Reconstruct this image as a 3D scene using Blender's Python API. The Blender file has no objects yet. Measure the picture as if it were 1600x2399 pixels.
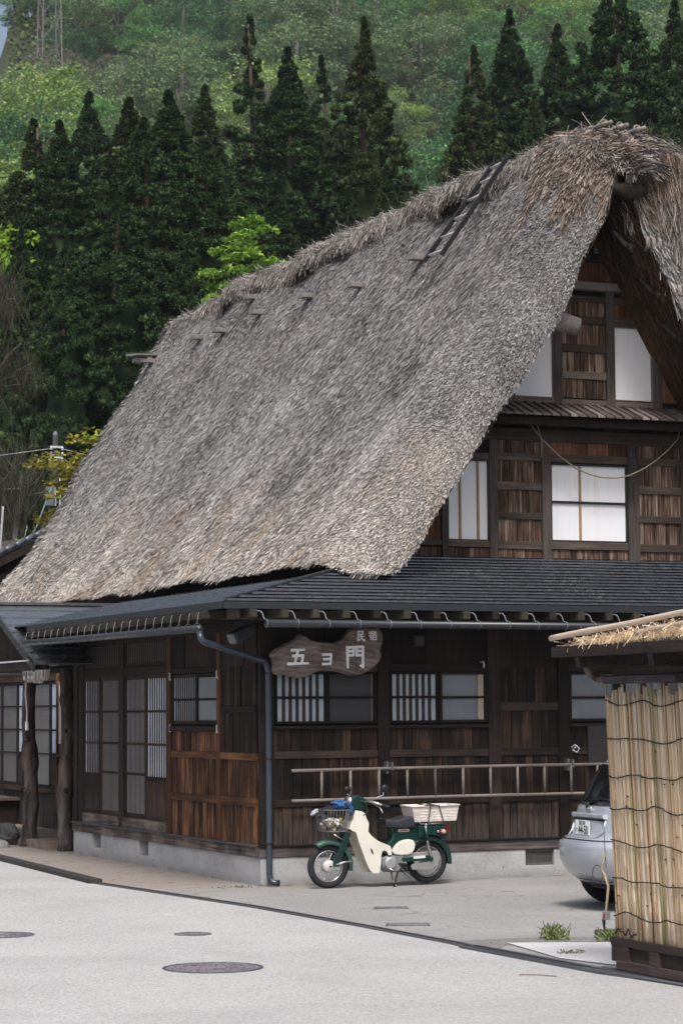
import bpy, bmesh, math, random
import numpy as np
from mathutils import Vector, Matrix
S = bpy.context.scene
COL = S.collection
rnd = random.Random(7)
npr = np.random.default_rng(11)
PI = math.pi

# ------------------------------------------------------------------ camera, sky, sun, exposure
cam = bpy.data.objects.new('camera', bpy.data.cameras.new('camera'))
COL.objects.link(cam)
cam.data.sensor_fit = 'HORIZONTAL'; cam.data.sensor_width = 36.0; cam.data.lens = 126.585
cam.data.clip_start = 0.5; cam.data.clip_end = 3000
CAMP = Vector((-9.83, -25.109, 1.95))
cam.matrix_world = Matrix(((0.9185304, -0.0262588, -0.3944773, CAMP.x), (-0.3952918, -0.0781664, -0.9152237, CAMP.y),
                           (-0.0068023, 0.9965944, -0.0821781, CAMP.z), (0, 0, 0, 1)))
cam.data.dof.use_dof = True; cam.data.dof.focus_distance = 26.0; cam.data.dof.aperture_fstop = 9.0
S.camera = cam
W = bpy.data.worlds.new('World'); S.world = W; W.use_nodes = True
SUN_EL, SUN_AZ = math.radians(58), math.radians(-112)     # azimuth of the sun measured in the XY plane
sk = W.node_tree.nodes.new('ShaderNodeTexSky'); sk.sky_type = 'NISHITA'; sk.sun_disc = False
sk.sun_elevation = SUN_EL; sk.sun_rotation = math.pi / 2 - SUN_AZ
sk.air_density = 0.8; sk.dust_density = 6.0; sk.ozone_density = 1.0
bg = W.node_tree.nodes['Background']; bg.inputs['Strength'].default_value = 0.08
hs_ = W.node_tree.nodes.new('ShaderNodeHueSaturation'); hs_.inputs['Saturation'].default_value = .85; hs_.inputs['Value'].default_value = 1.1   # thin overcast
W.node_tree.links.new(sk.outputs['Color'], hs_.inputs['Color']); W.node_tree.links.new(hs_.outputs['Color'], bg.inputs['Color'])
sl = bpy.data.lights.new('sun', 'SUN'); sl.energy = 1.5; sl.angle = math.radians(15); sl.color = (1, .985, .955)
sun = bpy.data.objects.new('sun', sl); COL.objects.link(sun)
sd = Vector((math.cos(SUN_EL) * math.cos(SUN_AZ), math.cos(SUN_EL) * math.sin(SUN_AZ), math.sin(SUN_EL)))
sun.rotation_euler = sd.to_track_quat('Z', 'Y').to_euler(); sun.location = (0, 0, 40)
S.view_settings.view_transform = 'Standard'; S.view_settings.look = 'None'
S.view_settings.exposure = 1.0; S.view_settings.gamma = 1.0; S.view_settings.use_curve_mapping = False

# ------------------------------------------------------------------ helpers: nodes
class N:
    def __init__(s, name, rough=.85, spec=.25, metal=0.0):
        s.m = bpy.data.materials.new(name); s.m.use_nodes = True
        s.t = s.m.node_tree; s.b = s.t.nodes['Principled BSDF']
        s.b.inputs['Roughness'].default_value = rough
        s.b.inputs['Specular IOR Level'].default_value = spec
        s.b.inputs['Metallic'].default_value = metal
    def n(s, typ, **k):
        x = s.t.nodes.new(typ)
        for a, v in k.items(): setattr(x, a, v)
        return x
    def put(s, sock, v):
        if isinstance(v, bpy.types.NodeSocket): s.t.links.new(v, sock)
        else: sock.default_value = v
    def pos(s): return s.n('ShaderNodeNewGeometry').outputs['Position']
    def obj(s): return s.n('ShaderNodeTexCoord').outputs['Object']
    def orand(s): return s.n('ShaderNodeObjectInfo').outputs['Random']
    def island(s): return s.n('ShaderNodeNewGeometry').outputs['Random Per Island']
    def scale(s, v, sc, off=None):
        m = s.n('ShaderNodeMapping'); s.put(m.inputs['Vector'], v); m.inputs['Scale'].default_value = sc
        if off is not None:
            c = s.n('ShaderNodeCombineXYZ'); o = s.math('MULTIPLY', off, 61.0)
            for i in range(3): s.put(c.inputs[i], o)
            s.put(m.inputs['Location'], c.outputs[0])
        return m.outputs[0]
    def noise(s, v, sc=1.0, det=4.0, ro=.55):
        x = s.n('ShaderNodeTexNoise'); s.put(x.inputs['Vector'], v); x.inputs['Scale'].default_value = sc
        x.inputs['Detail'].default_value = det; x.inputs['Roughness'].default_value = ro
        return x.outputs['Fac']
    def math(s, op, a, b=0.0, clamp=False):
        x = s.n('ShaderNodeMath', operation=op, use_clamp=clamp); s.put(x.inputs[0], a); s.put(x.inputs[1], b)
        return x.outputs[0]
    def ramp(s, f, st, interp='LINEAR'):
        r = s.n('ShaderNodeValToRGB'); e = r.color_ramp; e.interpolation = interp
        while len(e.elements) > 1: e.elements.remove(e.elements[-1])
        e.elements[0].position = st[0][0]; e.elements[0].color = (*st[0][1], 1)
        for p, c in st[1:]:
            q = e.elements.new(p); q.color = (*c, 1)
        s.put(r.inputs[0], f); return r.outputs[0]
    def mix(s, f, a, b, mode='MIX'):
        x = s.n('ShaderNodeMix', data_type='RGBA', blend_type=mode)
        s.put(x.inputs[0], f)
        for i, v in ((6, a), (7, b)):
            s.put(x.inputs[i], v if isinstance(v, bpy.types.NodeSocket) else (*v, 1))
        return x.outputs[2]
    def sep(s, v):
        x = s.n('ShaderNodeSeparateXYZ'); s.put(x.inputs[0], v); return x.outputs
    def lin(s, v, a, b):
        x = s.n('ShaderNodeMapRange'); s.put(x.inputs[0], v); x.inputs[1].default_value = a; x.inputs[2].default_value = b
        return x.outputs[0]
    def col(s, v): s.put(s.b.inputs['Base Color'], v if isinstance(v, bpy.types.NodeSocket) else (*v, 1)); return s
    def bump(s, h, st=.3, d=.01):
        x = s.n('ShaderNodeBump'); x.inputs['Strength'].default_value = st; x.inputs['Distance'].default_value = d
        s.put(x.inputs['Height'], h); s.t.links.new(x.outputs[0], s.b.inputs['Normal']); return s

def plain(name, c, rough=.6, spec=.3, metal=0.0, var=.15, sc=12):
    k = N(name, rough, spec, metal)
    f = k.noise(k.obj(), sc, 3)
    k.col(k.ramp(f, [(.25, tuple(v * (1 - var) for v in c)), (.75, tuple(min(1, v * (1 + var)) for v in c))]))
    return k.m

def wood(name, d, m, l, axis='z', amt=(.45, .35, .4), rough=.85, fine=34, wear=None, st=(.22, .52, .85)):
    k = N(name, rough, .2)
    r = k.orand()
    sc = {'z': (fine, fine, 1.6), 'x': (1.6, fine, fine), 'y': (fine, 1.6, fine)}[axis]
    p = k.pos()
    g = k.noise(k.scale(p, sc, r), 1.0, 5, .65)
    big = k.noise(k.scale(p, (2.2, 2.2, 1.3), r), 1.0, 3)
    f = k.math('ADD', k.math('MULTIPLY', g, amt[0] * 1.6), k.math('MULTIPLY', big, amt[1] * 1.4))
    f = k.math('ADD', f, k.math('MULTIPLY', k.math('SUBTRACT', r, .5), amt[2]))
    f = k.math('SUBTRACT', f, (amt[0] * 1.6 + amt[1] * 1.4) * .5 - .5)
    c = k.ramp(f, [(st[0], d), (st[1], m), (st[2], l)])
    if wear:                                        # rain-splashed lower ends go grey, height in metres
        z = k.sep(p)[2]
        w = k.math('MULTIPLY', k.lin(z, wear[1], wear[0]), k.lin(g, .35, .7), True)
        c = k.mix(w, c, wear[2])
    k.col(c).bump(g, .45, .008)
    return k.m

# ------------------------------------------------------------------ helpers: meshes
class MB:
    def __init__(s): s.v = []; s.f = []
    def add(s, vs, fs):
        o = len(s.v); s.v += [tuple(v) for v in vs]; s.f += [tuple(i + o for i in f) for f in fs]; return s
    def hexa(s, p):
        return s.add(p, [(0, 3, 2, 1), (4, 5, 6, 7), (0, 1, 5, 4), (1, 2, 6, 5), (2, 3, 7, 6), (3, 0, 4, 7)])
    def box(s, x0, y0, z0, x1, y1, z1):
        x0, x1 = sorted((x0, x1)); y0, y1 = sorted((y0, y1)); z0, z1 = sorted((z0, z1))
        return s.hexa([(x0, y0, z0), (x1, y0, z0), (x1, y1, z0), (x0, y1, z0), (x0, y0, z1), (x1, y0, z1), (x1, y1, z1), (x0, y1, z1)])
    def bar(s, a, b, w, h, up=(0, 0, 1)):
        a, b = Vector(a), Vector(b); d = (b - a).normalized(); u = Vector(up)
        r = d.cross(u).normalized() * (w / 2); u = r.cross(d).normalized() * (h / 2)
        return s.hexa([a - r - u, a + r - u, a + r + u, a - r + u, b - r - u, b + r - u, b + r + u, b - r + u])
    def tube(s, pts, r, n=7, cap=True):
        pts = [Vector(p) for p in pts]; k = len(pts)
        rs = list(r) if hasattr(r, '__len__') else [r] * k
        vs = []; ref = None
        for i, p in enumerate(pts):
            d = (pts[min(i + 1, k - 1)] - pts[max(i - 1, 0)])
            d = d.normalized() if d.length > 1e-9 else Vector((0, 0, 1))
            if ref is None:
                ref = Vector((0, 0, 1)) if abs(d.z) < .9 else Vector((1, 0, 0))
            a = (ref - d * ref.dot(d)).normalized(); b = d.cross(a); ref = a
            for j in range(n):
                t = 2 * PI * j / n; vs.append(p + (a * math.cos(t) + b * math.sin(t)) * rs[i])
        fs = [(i * n + j, i * n + (j + 1) % n, (i + 1) * n + (j + 1) % n, (i + 1) * n + j) for i in range(k - 1) for j in range(n)]
        if cap: fs += [tuple(range(n - 1, -1, -1)), tuple(range((k - 1) * n, k * n))]
        return s.add(vs, fs)
    def prism(s, poly, ext):
        e = Vector(ext); a = [Vector(p) for p in poly]; n = len(a)
        return s.add(a + [p + e for p in a], [tuple(range(n - 1, -1, -1)), tuple(range(n, 2 * n))] +
                     [(i, (i + 1) % n, n + (i + 1) % n, n + i) for i in range(n)])
    def torus(s, c, R, r, ax='y', n=40, m=10, sq=1.0):
        vs = []
        for i in range(n):
            t = 2 * PI * i / n
            for j in range(m):
                q = 2 * PI * j / m; rr = R + r * math.cos(q); h = r * sq * math.sin(q)
                p = (rr * math.cos(t), h, rr * math.sin(t)) if ax == 'y' else (rr * math.cos(t), rr * math.sin(t), h)
                vs.append((c[0] + p[0], c[1] + p[1], c[2] + p[2]))
        return s.add(vs, [(i * m + j, ((i + 1) % n) * m + j, ((i + 1) % n) * m + (j + 1) % m, i * m + (j + 1) % m) for i in range(n) for j in range(m)])
    def lathe(s, c, prof, ax='z', n=24):
        vs = []
        for r, h in prof:
            for j in range(n):
                t = 2 * PI * j / n; a, b = r * math.cos(t), r * math.sin(t)
                p = (a, b, h) if ax == 'z' else ((a, h, b) if ax == 'y' else (h, a, b))
                vs.append((c[0] + p[0], c[1] + p[1], c[2] + p[2]))
        k = len(prof)
        return s.add(vs, [(i * n + j, i * n + (j + 1) % n, (i + 1) * n + (j + 1) % n, (i + 1) * n + j) for i in range(k - 1) for j in range(n)]
                     + [tuple(range(n - 1, -1, -1)), tuple(range((k - 1) * n, k * n))])
    def build(s, name, m, parent=None, smooth=False, bevel=0.0, sub=0):
        me = bpy.data.meshes.new(name); me.from_pydata(s.v, [], s.f)
        if bevel or sub or True:
            bm = bmesh.new(); bm.from_mesh(me); bmesh.ops.recalc_face_normals(bm, faces=bm.faces)
            if bevel: bmesh.ops.bevel(bm, geom=list(bm.edges), offset=bevel, segments=2, affect='EDGES', profile=.6)
            bm.to_mesh(me); bm.free()
        return link(name, me, m, parent, smooth)

def link(name, me, m, parent=None, smooth=False):
    if m is not None and len(me.materials) == 0: me.materials.append(m)
    if smooth: me.shade_smooth()
    o = bpy.data.objects.new(name, me); COL.objects.link(o)
    if parent is not None: o.parent = parent
    return o
def npmesh(name, v, f, m, parent=None, smooth=False):
    """v (n,3) array, f (k,3|4) array"""
    me = bpy.data.meshes.new(name); k = f.shape[1]
    me.vertices.add(len(v)); me.vertices.foreach_set('co', np.ascontiguousarray(v, np.float32).ravel())
    me.loops.add(f.size); me.loops.foreach_set('vertex_index', np.ascontiguousarray(f, np.int32).ravel())
    me.polygons.add(len(f)); me.polygons.foreach_set('loop_start', np.arange(0, f.size, k, dtype=np.int32))
    me.polygons.foreach_set('loop_total', np.full(len(f), k, np.int32))
    me.update(calc_edges=True)
    return link(name, me, m, parent, smooth)
def thing(name, label, cat, loc=(0, 0, 0), rz=0.0, group=None):
    o = bpy.data.objects.new(name, None); COL.objects.link(o); o.location = loc; o.rotation_euler = (0, 0, rz)
    return tag(o, label, cat, group)
def tag(o, label=None, cat=None, group=None, kind=None):
    if label: o['label'] = label
    if cat: o['category'] = cat
    if group: o['group'] = group
    if kind: o['kind'] = kind
    return o
def copy_tree(o, loc, rz, sc, label=None):
    c = o.copy(); COL.objects.link(c); c.location = loc; c.rotation_euler = (0, 0, rz); c.scale = sc
    if label: c['label'] = label
    for ch in list(o.children):
        d = ch.copy(); COL.objects.link(d); d.parent = c
    return c

# ------------------------------------------------------------------ materials
WD_LOW = wood('wood_dark_plank', (.007, .0052, .0048), (.0175, .0118, .0098), (.085, .050, .034), 'z', (.7, .55, .28), wear=(.46, .95, (.085, .074, .068)))
WD_LOWX = wood('wood_dark_rail_x', (.010, .0075, .007), (.022, .016, .0135), (.062, .046, .037), 'x')
WD_LOWY = wood('wood_dark_rail_y', (.010, .007, .006), (.023, .0145, .0115), (.07, .042, .03), 'y')
WD_POST = wood('wood_dark_post', (.007, .0055, .005), (.0165, .012, .0105), (.045, .032, .027), 'z')
WD_RED = wood('wood_rust_plank', (.009, .006, .005), (.066, .029, .015), (.27, .13, .065), 'z', (.9, .7, .25), fine=26, st=(.25, .52, .82))
WD_REDY = wood('wood_rust_rail', (.03, .016, .011), (.10, .045, .022), (.26, .13, .06), 'y', (.7, .3, .2))
WD_REDPOST = wood('wood_rust_post', (.02, .010, .007), (.062, .027, .014), (.15, .072, .038), 'z')
WD_SILL = wood('wood_sill_weathered', (.02, .016, .014), (.085, .068, .06), (.24, .20, .17), 'y', (.6, .7, .2))
WD_SILLX = wood('wood_sill_weathered_x', (.022, .017, .017), (.06, .05, .048), (.15, .13, .125), 'x', (.6, .5, .2))
WG_PL = wood('wood_gable_plank', (.022, .013, .010), (.098, .060, .043), (.31, .235, .19), 'z', (1.0, .6, .2), st=(.28, .55, .85))
WG_BROWN = wood('wood_gable_plank_brown', (.036, .016, .010), (.115, .050, .027), (.26, .13, .075), 'z', (.6, .4, .4))
WG_POST = wood('wood_gable_post', (.03, .024, .022), (.095, .079, .072), (.25, .22, .20), 'z')
WG_RAIL = wood('wood_gable_rail', (.03, .022, .02), (.072, .056, .048), (.19, .155, .135), 'x')
WG_GREY = wood('wood_gable_beam_grey', (.10, .085, .08), (.19, .17, .16), (.30, .27, .25), 'x')
WD_LATT = plain('wood_lattice_bar', (.03, .019, .016), .7)
WD_BACK = plain('backing_board', (.018, .013, .011), .95)
WD_LADDER = wood('wood_ladder_pale', (.07, .06, .054), (.155, .135, .122), (.30, .265, .24), 'x')
WD_LOG = wood('log_bark', (.016, .012, .0105), (.046, .033, .028), (.17, .135, .12), 'z', (.8, .7, .2), fine=9, wear=(.1, 1.3, (.17, .16, .155)))
WD_GREYEND = wood('wood_grey_end', (.11, .095, .085), (.24, .215, .20), (.42, .39, .37), 'y', fine=20)
WD_GATE = wood('wood_gate_frame', (.022, .015, .014), (.042, .030, .028), (.10, .08, .072), 'y', fine=22)
WD_GATEB = wood('wood_gate_beam', (.018, .013, .012), (.035, .026, .024), (.11, .09, .08), 'y', fine=24)
BLACK = plain('black_steel', (.012, .012, .014), .45, .4)
NAVY = plain('gutter_navy', (.018, .022, .029), .35, .5)
PIPE = plain('downpipe_navy', (.028, .042, .060), .28, .6)
HOOK = plain('hook_zinc', (.15, .16, .175), .4, .5, .3)
PAPER = None
def mk_paper():
    k = N('shoji_paper', .8, .2); p = k.pos()
    s = k.noise(k.scale(p, (26, 26, .7)), 1, 3); t = k.noise(p, 1.3, 2)
    f = k.math('MULTIPLY', k.lin(s, .5, .8), k.lin(t, .4, .75), True)
    k.col(k.mix(f, (.74, .75, .78), (.62, .55, .44))); return k.m
PAPER = mk_paper()
BRASS = plain('shoji_mullion', (.30, .20, .10), .6)
def mk_glass(name, c, rough, grid=0):
    k = N(name, rough, .5); p = k.pos(); f = k.noise(p, 2.2, 3)
    c0 = tuple(v * .82 for v in c); c1 = tuple(v * 1.15 for v in c)
    col = k.ramp(f, [(.3, c0), (.7, c1)])
    if grid:
        g = k.n('ShaderNodeTexWave', wave_type='BANDS', bands_direction='DIAGONAL'); k.put(g.inputs['Vector'], k.scale(p, (1, 1, 0)))
        g.inputs['Scale'].default_value = grid
        col = k.mix(k.math('MULTIPLY', g.outputs['Fac'], .22), col, tuple(v * .5 for v in c))
    k.col(col); return k.m
GL_BLUE = mk_glass('frosted_pane_blue', (.36, .43, .48), .45)
GL_GREY = mk_glass('frosted_pane_grey', (.155, .175, .19), .4)
GL_DARK = mk_glass('insect_screen_dark', (.030, .030, .032), .7)
GL_DOOR = mk_glass('door_pane_grey', (.34, .34, .345), .35)
GL_DOORW = mk_glass('door_pane_pale', (.62, .68, .75), .4)
GL_PORCH = mk_glass('porch_pane', (.13, .132, .136), .3)
GL_PORCHB = mk_glass('porch_pane_blue', (.40, .47, .60), .35)

def mk_concrete():
    k = N('foundation_concrete', .9, .2); p = k.pos()
    a = k.noise(p, 2.6, 5, .6); b = k.noise(p, 34, 3)
    v = k.n('ShaderNodeTexVoronoi'); k.put(v.inputs['Vector'], p); v.inputs['Scale'].default_value = 9
    hole = k.math('LESS_THAN', v.outputs['Distance'], .085)
    hole = k.math('MULTIPLY', hole, k.math('GREATER_THAN', k.noise(p, 3.1, 1), .53))
    c = k.ramp(k.math('ADD', k.math('MULTIPLY', a, .7), k.math('MULTIPLY', b, .3)), [(.3, (.25, .255, .255)), (.5, (.36, .365, .37)), (.7, (.43, .435, .44))])
    st = k.math('MULTIPLY', k.lin(k.sep(p)[2], .12, -.02), k.lin(a, .35, .6), True)
    c = k.mix(k.math('MULTIPLY', st, .75), c, (.12, .105, .085))
    c = k.mix(hole, c, (.10, .10, .10)); k.col(c).bump(b, .25, .004); return k.m
CONC = mk_concrete()
def mk_road(name, c0, c1, c2, speck, pink=False):
    k = N(name, .92, .2); p = k.pos()
    a = k.noise(p, .55, 4, .6); b = k.noise(p, 95, 2, .6); d = k.noise(p, 260, 1)
    g = k.noise(k.scale(p, (38, 20, 38)), 1, 3, .7)
    f = k.math('ADD', k.math('MULTIPLY', a, .16), k.math('ADD', k.math('MULTIPLY', b, .48), k.math('MULTIPLY', g, .36)))
    c = k.ramp(f, [(.38, c0), (.5, c1), (.60, c2)])
    sp = k.math('GREATER_THAN', k.noise(p, 150, 1), speck)
    c = k.mix(k.math('MULTIPLY', sp, .5), c, tuple(v * .45 for v in c1))
    st = k.lin(k.noise(k.scale(p, (.9, .35, 1)), 1, 5, .65), .56, .74)
    c = k.mix(k.math('MULTIPLY', st, .28), c, tuple(v * .62 for v in c1))
    patch = k.math('MULTIPLY', k.lin(k.noise(k.scale(p, (.22, .5, .2)), 1, 4, .5), .50, .62), .30, True)
    c = k.mix(patch, c, tuple(v * .72 for v in c1))
    if pink:
        xyz = k.sep(p); w = k.math('ADD', xyz[1], k.math('MULTIPLY', k.noise(p, 1.6, 4), 2.6))
        m = k.math('MULTIPLY', k.lin(w, .6, 2.0), .85, True)
        c = k.mix(m, c, k.ramp(f, [(.35, (.14, .118, .105)), (.5, (.235, .20, .18)), (.65, (.33, .285, .26))]))
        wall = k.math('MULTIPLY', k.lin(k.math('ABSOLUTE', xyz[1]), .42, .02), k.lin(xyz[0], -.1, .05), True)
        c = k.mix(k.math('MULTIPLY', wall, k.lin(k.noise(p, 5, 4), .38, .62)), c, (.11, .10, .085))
        cr = k.math('MULTIPLY', k.lin(k.math('ABSOLUTE', k.math('SUBTRACT', k.noise(k.scale(p, (.5, .5, .5)), 1, 3), .5)), .006, .001), .5, True)
        c = k.mix(cr, c, (.10, .095, .09))
    k.col(c).bump(d, .5, .006); return k.m
ROAD = mk_road('road_pale_asphalt', (.25, .249, .248), (.372, .37, .369), (.48, .478, .476), .62)
APRON = mk_road('apron_asphalt', (.165, .162, .158), (.265, .260, .254), (.375, .37, .362), .62, True)
SLAB = mk_road('slab_concrete', (.42, .42, .42), (.50, .50, .50), (.57, .57, .57), .74)
GRAV = mk_road('gravel_strip', (.10, .095, .09), (.20, .19, .18), (.34, .33, .32), .55)
GROUND = plain('soil_and_undergrowth', (.035, .045, .022), .95, .1, 0, .5, .8)
IRON = None
def mk_iron():
    k = N('cast_iron', .6, .4); p = k.obj()
    v = k.n('ShaderNodeTexVoronoi', feature='DISTANCE_TO_EDGE'); k.put(v.inputs['Vector'], p); v.inputs['Scale'].default_value = 16
    f = k.noise(p, 7, 4); e = k.lin(v.outputs['Distance'], .0, .10)
    c = k.ramp(f, [(.3, (.135, .128, .145)), (.55, (.20, .188, .20)), (.75, (.28, .25, .235))])
    k.col(k.mix(k.math('SUBTRACT', 1.0, e, True), c, (.10, .097, .105))).bump(e, .6, .006); return k.m
IRON = mk_iron()

def mk_metalroof(name, base, mossy):
    k = N(name, .3, .5, .75); p = k.pos()
    a = k.noise(p, 1.4, 5, .65); b = k.noise(k.scale(p, (14, 14, 14)), 1, 4, .6)
    m = k.math('MULTIPLY', k.lin(a, .48, .72), k.lin(b, .46, .62), True)
    c = k.ramp(b, [(.3, tuple(v * .75 for v in base)), (.7, tuple(v * 1.3 for v in base))])
    k.col(k.mix(k.math('MULTIPLY', m, mossy), c, (.13, .125, .10)))
    k.put(k.b.inputs['Roughness'], k.math('ADD', .22, k.math('MULTIPLY', m, .5)))
    return k.m
MROOF = mk_metalroof('sheet_metal_dark', (.105, .111, .120), .35)
MROOFL = mk_metalroof('sheet_metal_lichen', (.105, .110, .117), .8)
MBLUE = mk_metalroof('sheet_metal_blue_grey', (.20, .215, .235), .2)
FASCIA = plain('fascia_metal', (.018, .021, .026), .4, .5)

def mk_straw(name, dk, md, lt, warm, wamt, topz=0):
    k = N(name, .8, .15); r = k.island(); p = k.pos()
    big = k.noise(k.scale(p, (.55, .40, .55)), 1, 4, .6); mid = k.noise(k.scale(p, (3.2, 2.6, 1.1)), 1, 3)
    f = k.math('ADD', k.math('MULTIPLY', r, .66), k.math('ADD', k.math('MULTIPLY', big, .50), k.math('MULTIPLY', mid, .24)))
    f = k.math('SUBTRACT', f, .22)
    c = k.ramp(f, [(.12, dk), (.45, md), (.80, lt)])
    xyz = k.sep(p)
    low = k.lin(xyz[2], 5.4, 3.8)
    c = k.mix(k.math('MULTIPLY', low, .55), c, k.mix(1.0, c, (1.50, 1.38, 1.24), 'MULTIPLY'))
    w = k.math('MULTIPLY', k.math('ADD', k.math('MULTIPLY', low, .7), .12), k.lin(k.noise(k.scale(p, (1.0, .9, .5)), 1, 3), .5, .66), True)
    w = k.math('MULTIPLY', w, k.math('MULTIPLY', k.lin(r, .1, .9), wamt), True)
    c = k.mix(w, c, warm)
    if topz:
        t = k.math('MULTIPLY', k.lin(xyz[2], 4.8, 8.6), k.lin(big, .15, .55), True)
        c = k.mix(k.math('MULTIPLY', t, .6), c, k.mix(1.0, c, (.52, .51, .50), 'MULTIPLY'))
    k.col(c); return k.m
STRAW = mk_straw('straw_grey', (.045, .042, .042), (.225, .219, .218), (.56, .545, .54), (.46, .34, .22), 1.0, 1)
STRAWR = mk_straw('straw_ridge', (.042, .037, .034), (.18, .163, .150), (.43, .40, .37), (.36, .22, .12), .4)
STRAWO = mk_straw('straw_hood_brown', (.045, .034, .028), (.185, .146, .119), (.42, .36, .31), (.27, .16, .09), .45)
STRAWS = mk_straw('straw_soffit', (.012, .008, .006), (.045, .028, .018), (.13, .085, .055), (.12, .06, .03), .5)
STRAWX = mk_straw('straw_hood_rust', (.055, .032, .02), (.20, .115, .062), (.42, .27, .16), (.36, .14, .045), 1.0)
STRAWF = mk_straw('straw_fresh', (.22, .16, .10), (.55, .43, .29), (.74, .63, .47), (.6, .45, .26), .3)
def mk_thbase():
    k = N('thatch_base', .95, .1); p = k.pos()
    a = k.noise(k.scale(p, (14, 40, 14)), 1, 4); b = k.noise(p, 1.2, 3)
    k.col(k.ramp(k.math('ADD', k.math('MULTIPLY', a, .6), k.math('MULTIPLY', b, .4)), [(.3, (.022, .017, .014)), (.6, (.085, .07, .06)), (.8, (.16, .14, .125))])).bump(a, .6, .03)
    return k.m
THBASE = mk_thbase()
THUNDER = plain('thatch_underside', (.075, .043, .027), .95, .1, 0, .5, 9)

# ------------------------------------------------------------------ ground, road, apron, terrain
def sheet(name, poly, z, m, kind='structure'):
    b = MB(); b.add([(x, y, z) for x, y in poly], [tuple(range(len(poly)))]); return tag(b.build(name, m), kind=kind)
g = MB(); g.add([(-900, -300, -.012), (900, -300, -.012), (900, 1500, -.012), (-900, 1500, -.012)], [(0, 1, 2, 3)])
tag(g.build('ground', GROUND), kind='structure')
edge = [(-1.27, 40), (-1.27, 6.3), (-1.50, 1.3), (-1.28, -.8), (-1.10, -2.6), (-1.0, -5.0), (-.965, -6.9), (-1.0, -7.2), (-.95, -9.4), (-.80, -10.3), (-.55, -12), (.2, -16), (2.2, -24), (5, -40)]
road = tag(sheet('road', [(-60, 40)] + edge + [(5, -90), (-60, -90)], -.004, ROAD), kind='structure')
sheet('apron', list(reversed(edge[:-3])) + [(9.6, 40), (26, 40), (26, -12)], .001, APRON)
sheet('concrete_slab', [(-.60, -7.10), (.35, -7.55), (.75, -8.9), (-.62, -9.22), (-.80, -8.4)], .009, SLAB)
sheet('gravel_strip', [(-.93, -6.75), (-.1, -6.75), (.75, -7.2), (.42, -7.62), (-.6, -7.13), (-.88, -7.5)], .006, GRAV)
# drain channel along the road edge: two rails with a groove between them
DRAIN = plain('drain_steel', (.075, .08, .09), .4, .5, .2)
RUBBER = plain('kerb_dark', (.035, .033, .034), .8)
tk = thing('drain_channel', 'long dark double-railed drain channel curving along the road edge', 'drain', (0, 0, 0))
def offs(path, d):
    out = []
    for i, (x, y) in enumerate(path):
        a = path[max(i - 1, 0)]; b = path[min(i + 1, len(path) - 1)]
        t = Vector((b[0] - a[0], b[1] - a[1])).normalized(); out.append((x + t.y * d, y - t.x * d))
    return out
def strip(path, d0, d1, z0, z1):
    b = MB(); A, B = offs(path, d0), offs(path, d1)
    for i in range(len(path) - 1):
        q = [A[i], B[i], B[i + 1], A[i + 1]]
        b.hexa([(x, y, z0) for x, y in q] + [(x, y, z1) for x, y in q])
    return b
p1 = edge[2:8]; p2 = edge[7:9] + [(-.86, -9.9)]
strip(p1, -.055, -.03, -.01, .010).build('rail', DRAIN, tk); strip(p1, .03, .055, -.01, .010).build('rail', DRAIN, tk)
strip(p1, -.03, .03, -.01, .0035).build('groove', RUBBER, tk)
strip(p2, -.09, -.05, -.01, .014).build('rail', DRAIN, tk); strip(p2, .05, .09, -.01, .014).build('rail', DRAIN, tk)
strip(p2, -.05, .05, -.01, .0035).build('groove', RUBBER, tk); strip(p2, -.012, .012, .0, .011).build('rail', DRAIN, tk)
tag(strip([(-1.27, 14), (-1.27, 6.3), (-1.49, 1.34)], -.06, .10, -.01, .045).build('kerb', RUBBER), 'low dark kerb strip along the road in front of the porch', 'kerb')
sg = thing('gutter_grate', 'grey steel grating laid along the foot of the bamboo gate', 'grate', (0, 0, 0))
q = [(-.93, -9.15), (-.80, -10.5), (-.70, -11.3)]
strip(q, -.10, .10, -.01, .008).build('pan', RUBBER, sg)
strip(q, -.10, -.085, .008, .02).build('edge_bar', HOOK, sg); strip(q, .085, .10, .008, .02).build('edge_bar', HOOK, sg)
b = MB()
for i in range(70):
    t = i / 70; x = -.93 + .13 * min(t * 1.6, 1) + .10 * max(0, t - .62) / .38; y = -9.17 - 2.1 * t
    b.box(x - .085, y - .006, .008, x + .085, y + .006, .016)
tag(b.build('cross_bars', DRAIN, sg), kind='stuff')

def manhole(x, y, r, label, rings):
    t = thing('manhole_cover', label, 'manhole', (x, y, 0), rnd.random() * 3, 'manhole covers in the road')
    MB().lathe((0, 0, 0), [(r * 1.0, -.01), (r * 1.0, .002), (r * .93, .002), (r * .93, -.01)], 'z', 40).build('frame_ring', DRAIN, t)
    MB().lathe((0, 0, 0), [(r * .91, -.01), (r * .91, .001)], 'z', 40).build('lid', IRON, t)
    b = MB()
    for k in range(rings):
        rr = r * (.8 - .62 * k / rings); m = max(5, int(rr * 42))
        for j in range(m):
            a = 2 * PI * (j + .5 * (k % 2)) / m; w = 2 * PI / m * .6
            P4 = [(rr * math.cos(a + e * w / 2) * f, rr * math.sin(a + e * w / 2) * f) for f, e in ((.95, -1), (.95, 1), (1.05, 1), (1.05, -1))]
            b.hexa([(u, v, .001) for u, v in P4] + [(u, v, .007) for u, v in P4])
    tag(b.build('raised_pattern', IRON, t), kind='stuff')
manhole(-3.43, -7.73, .385, 'large round patterned manhole cover in the foreground road', 7)
manhole(-2.63, -5.05, .165, 'small round iron cover in the middle of the road', 3)
manhole(-4.16, -4.36, .285, 'round iron cover cut by the left picture edge', 5)
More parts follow.
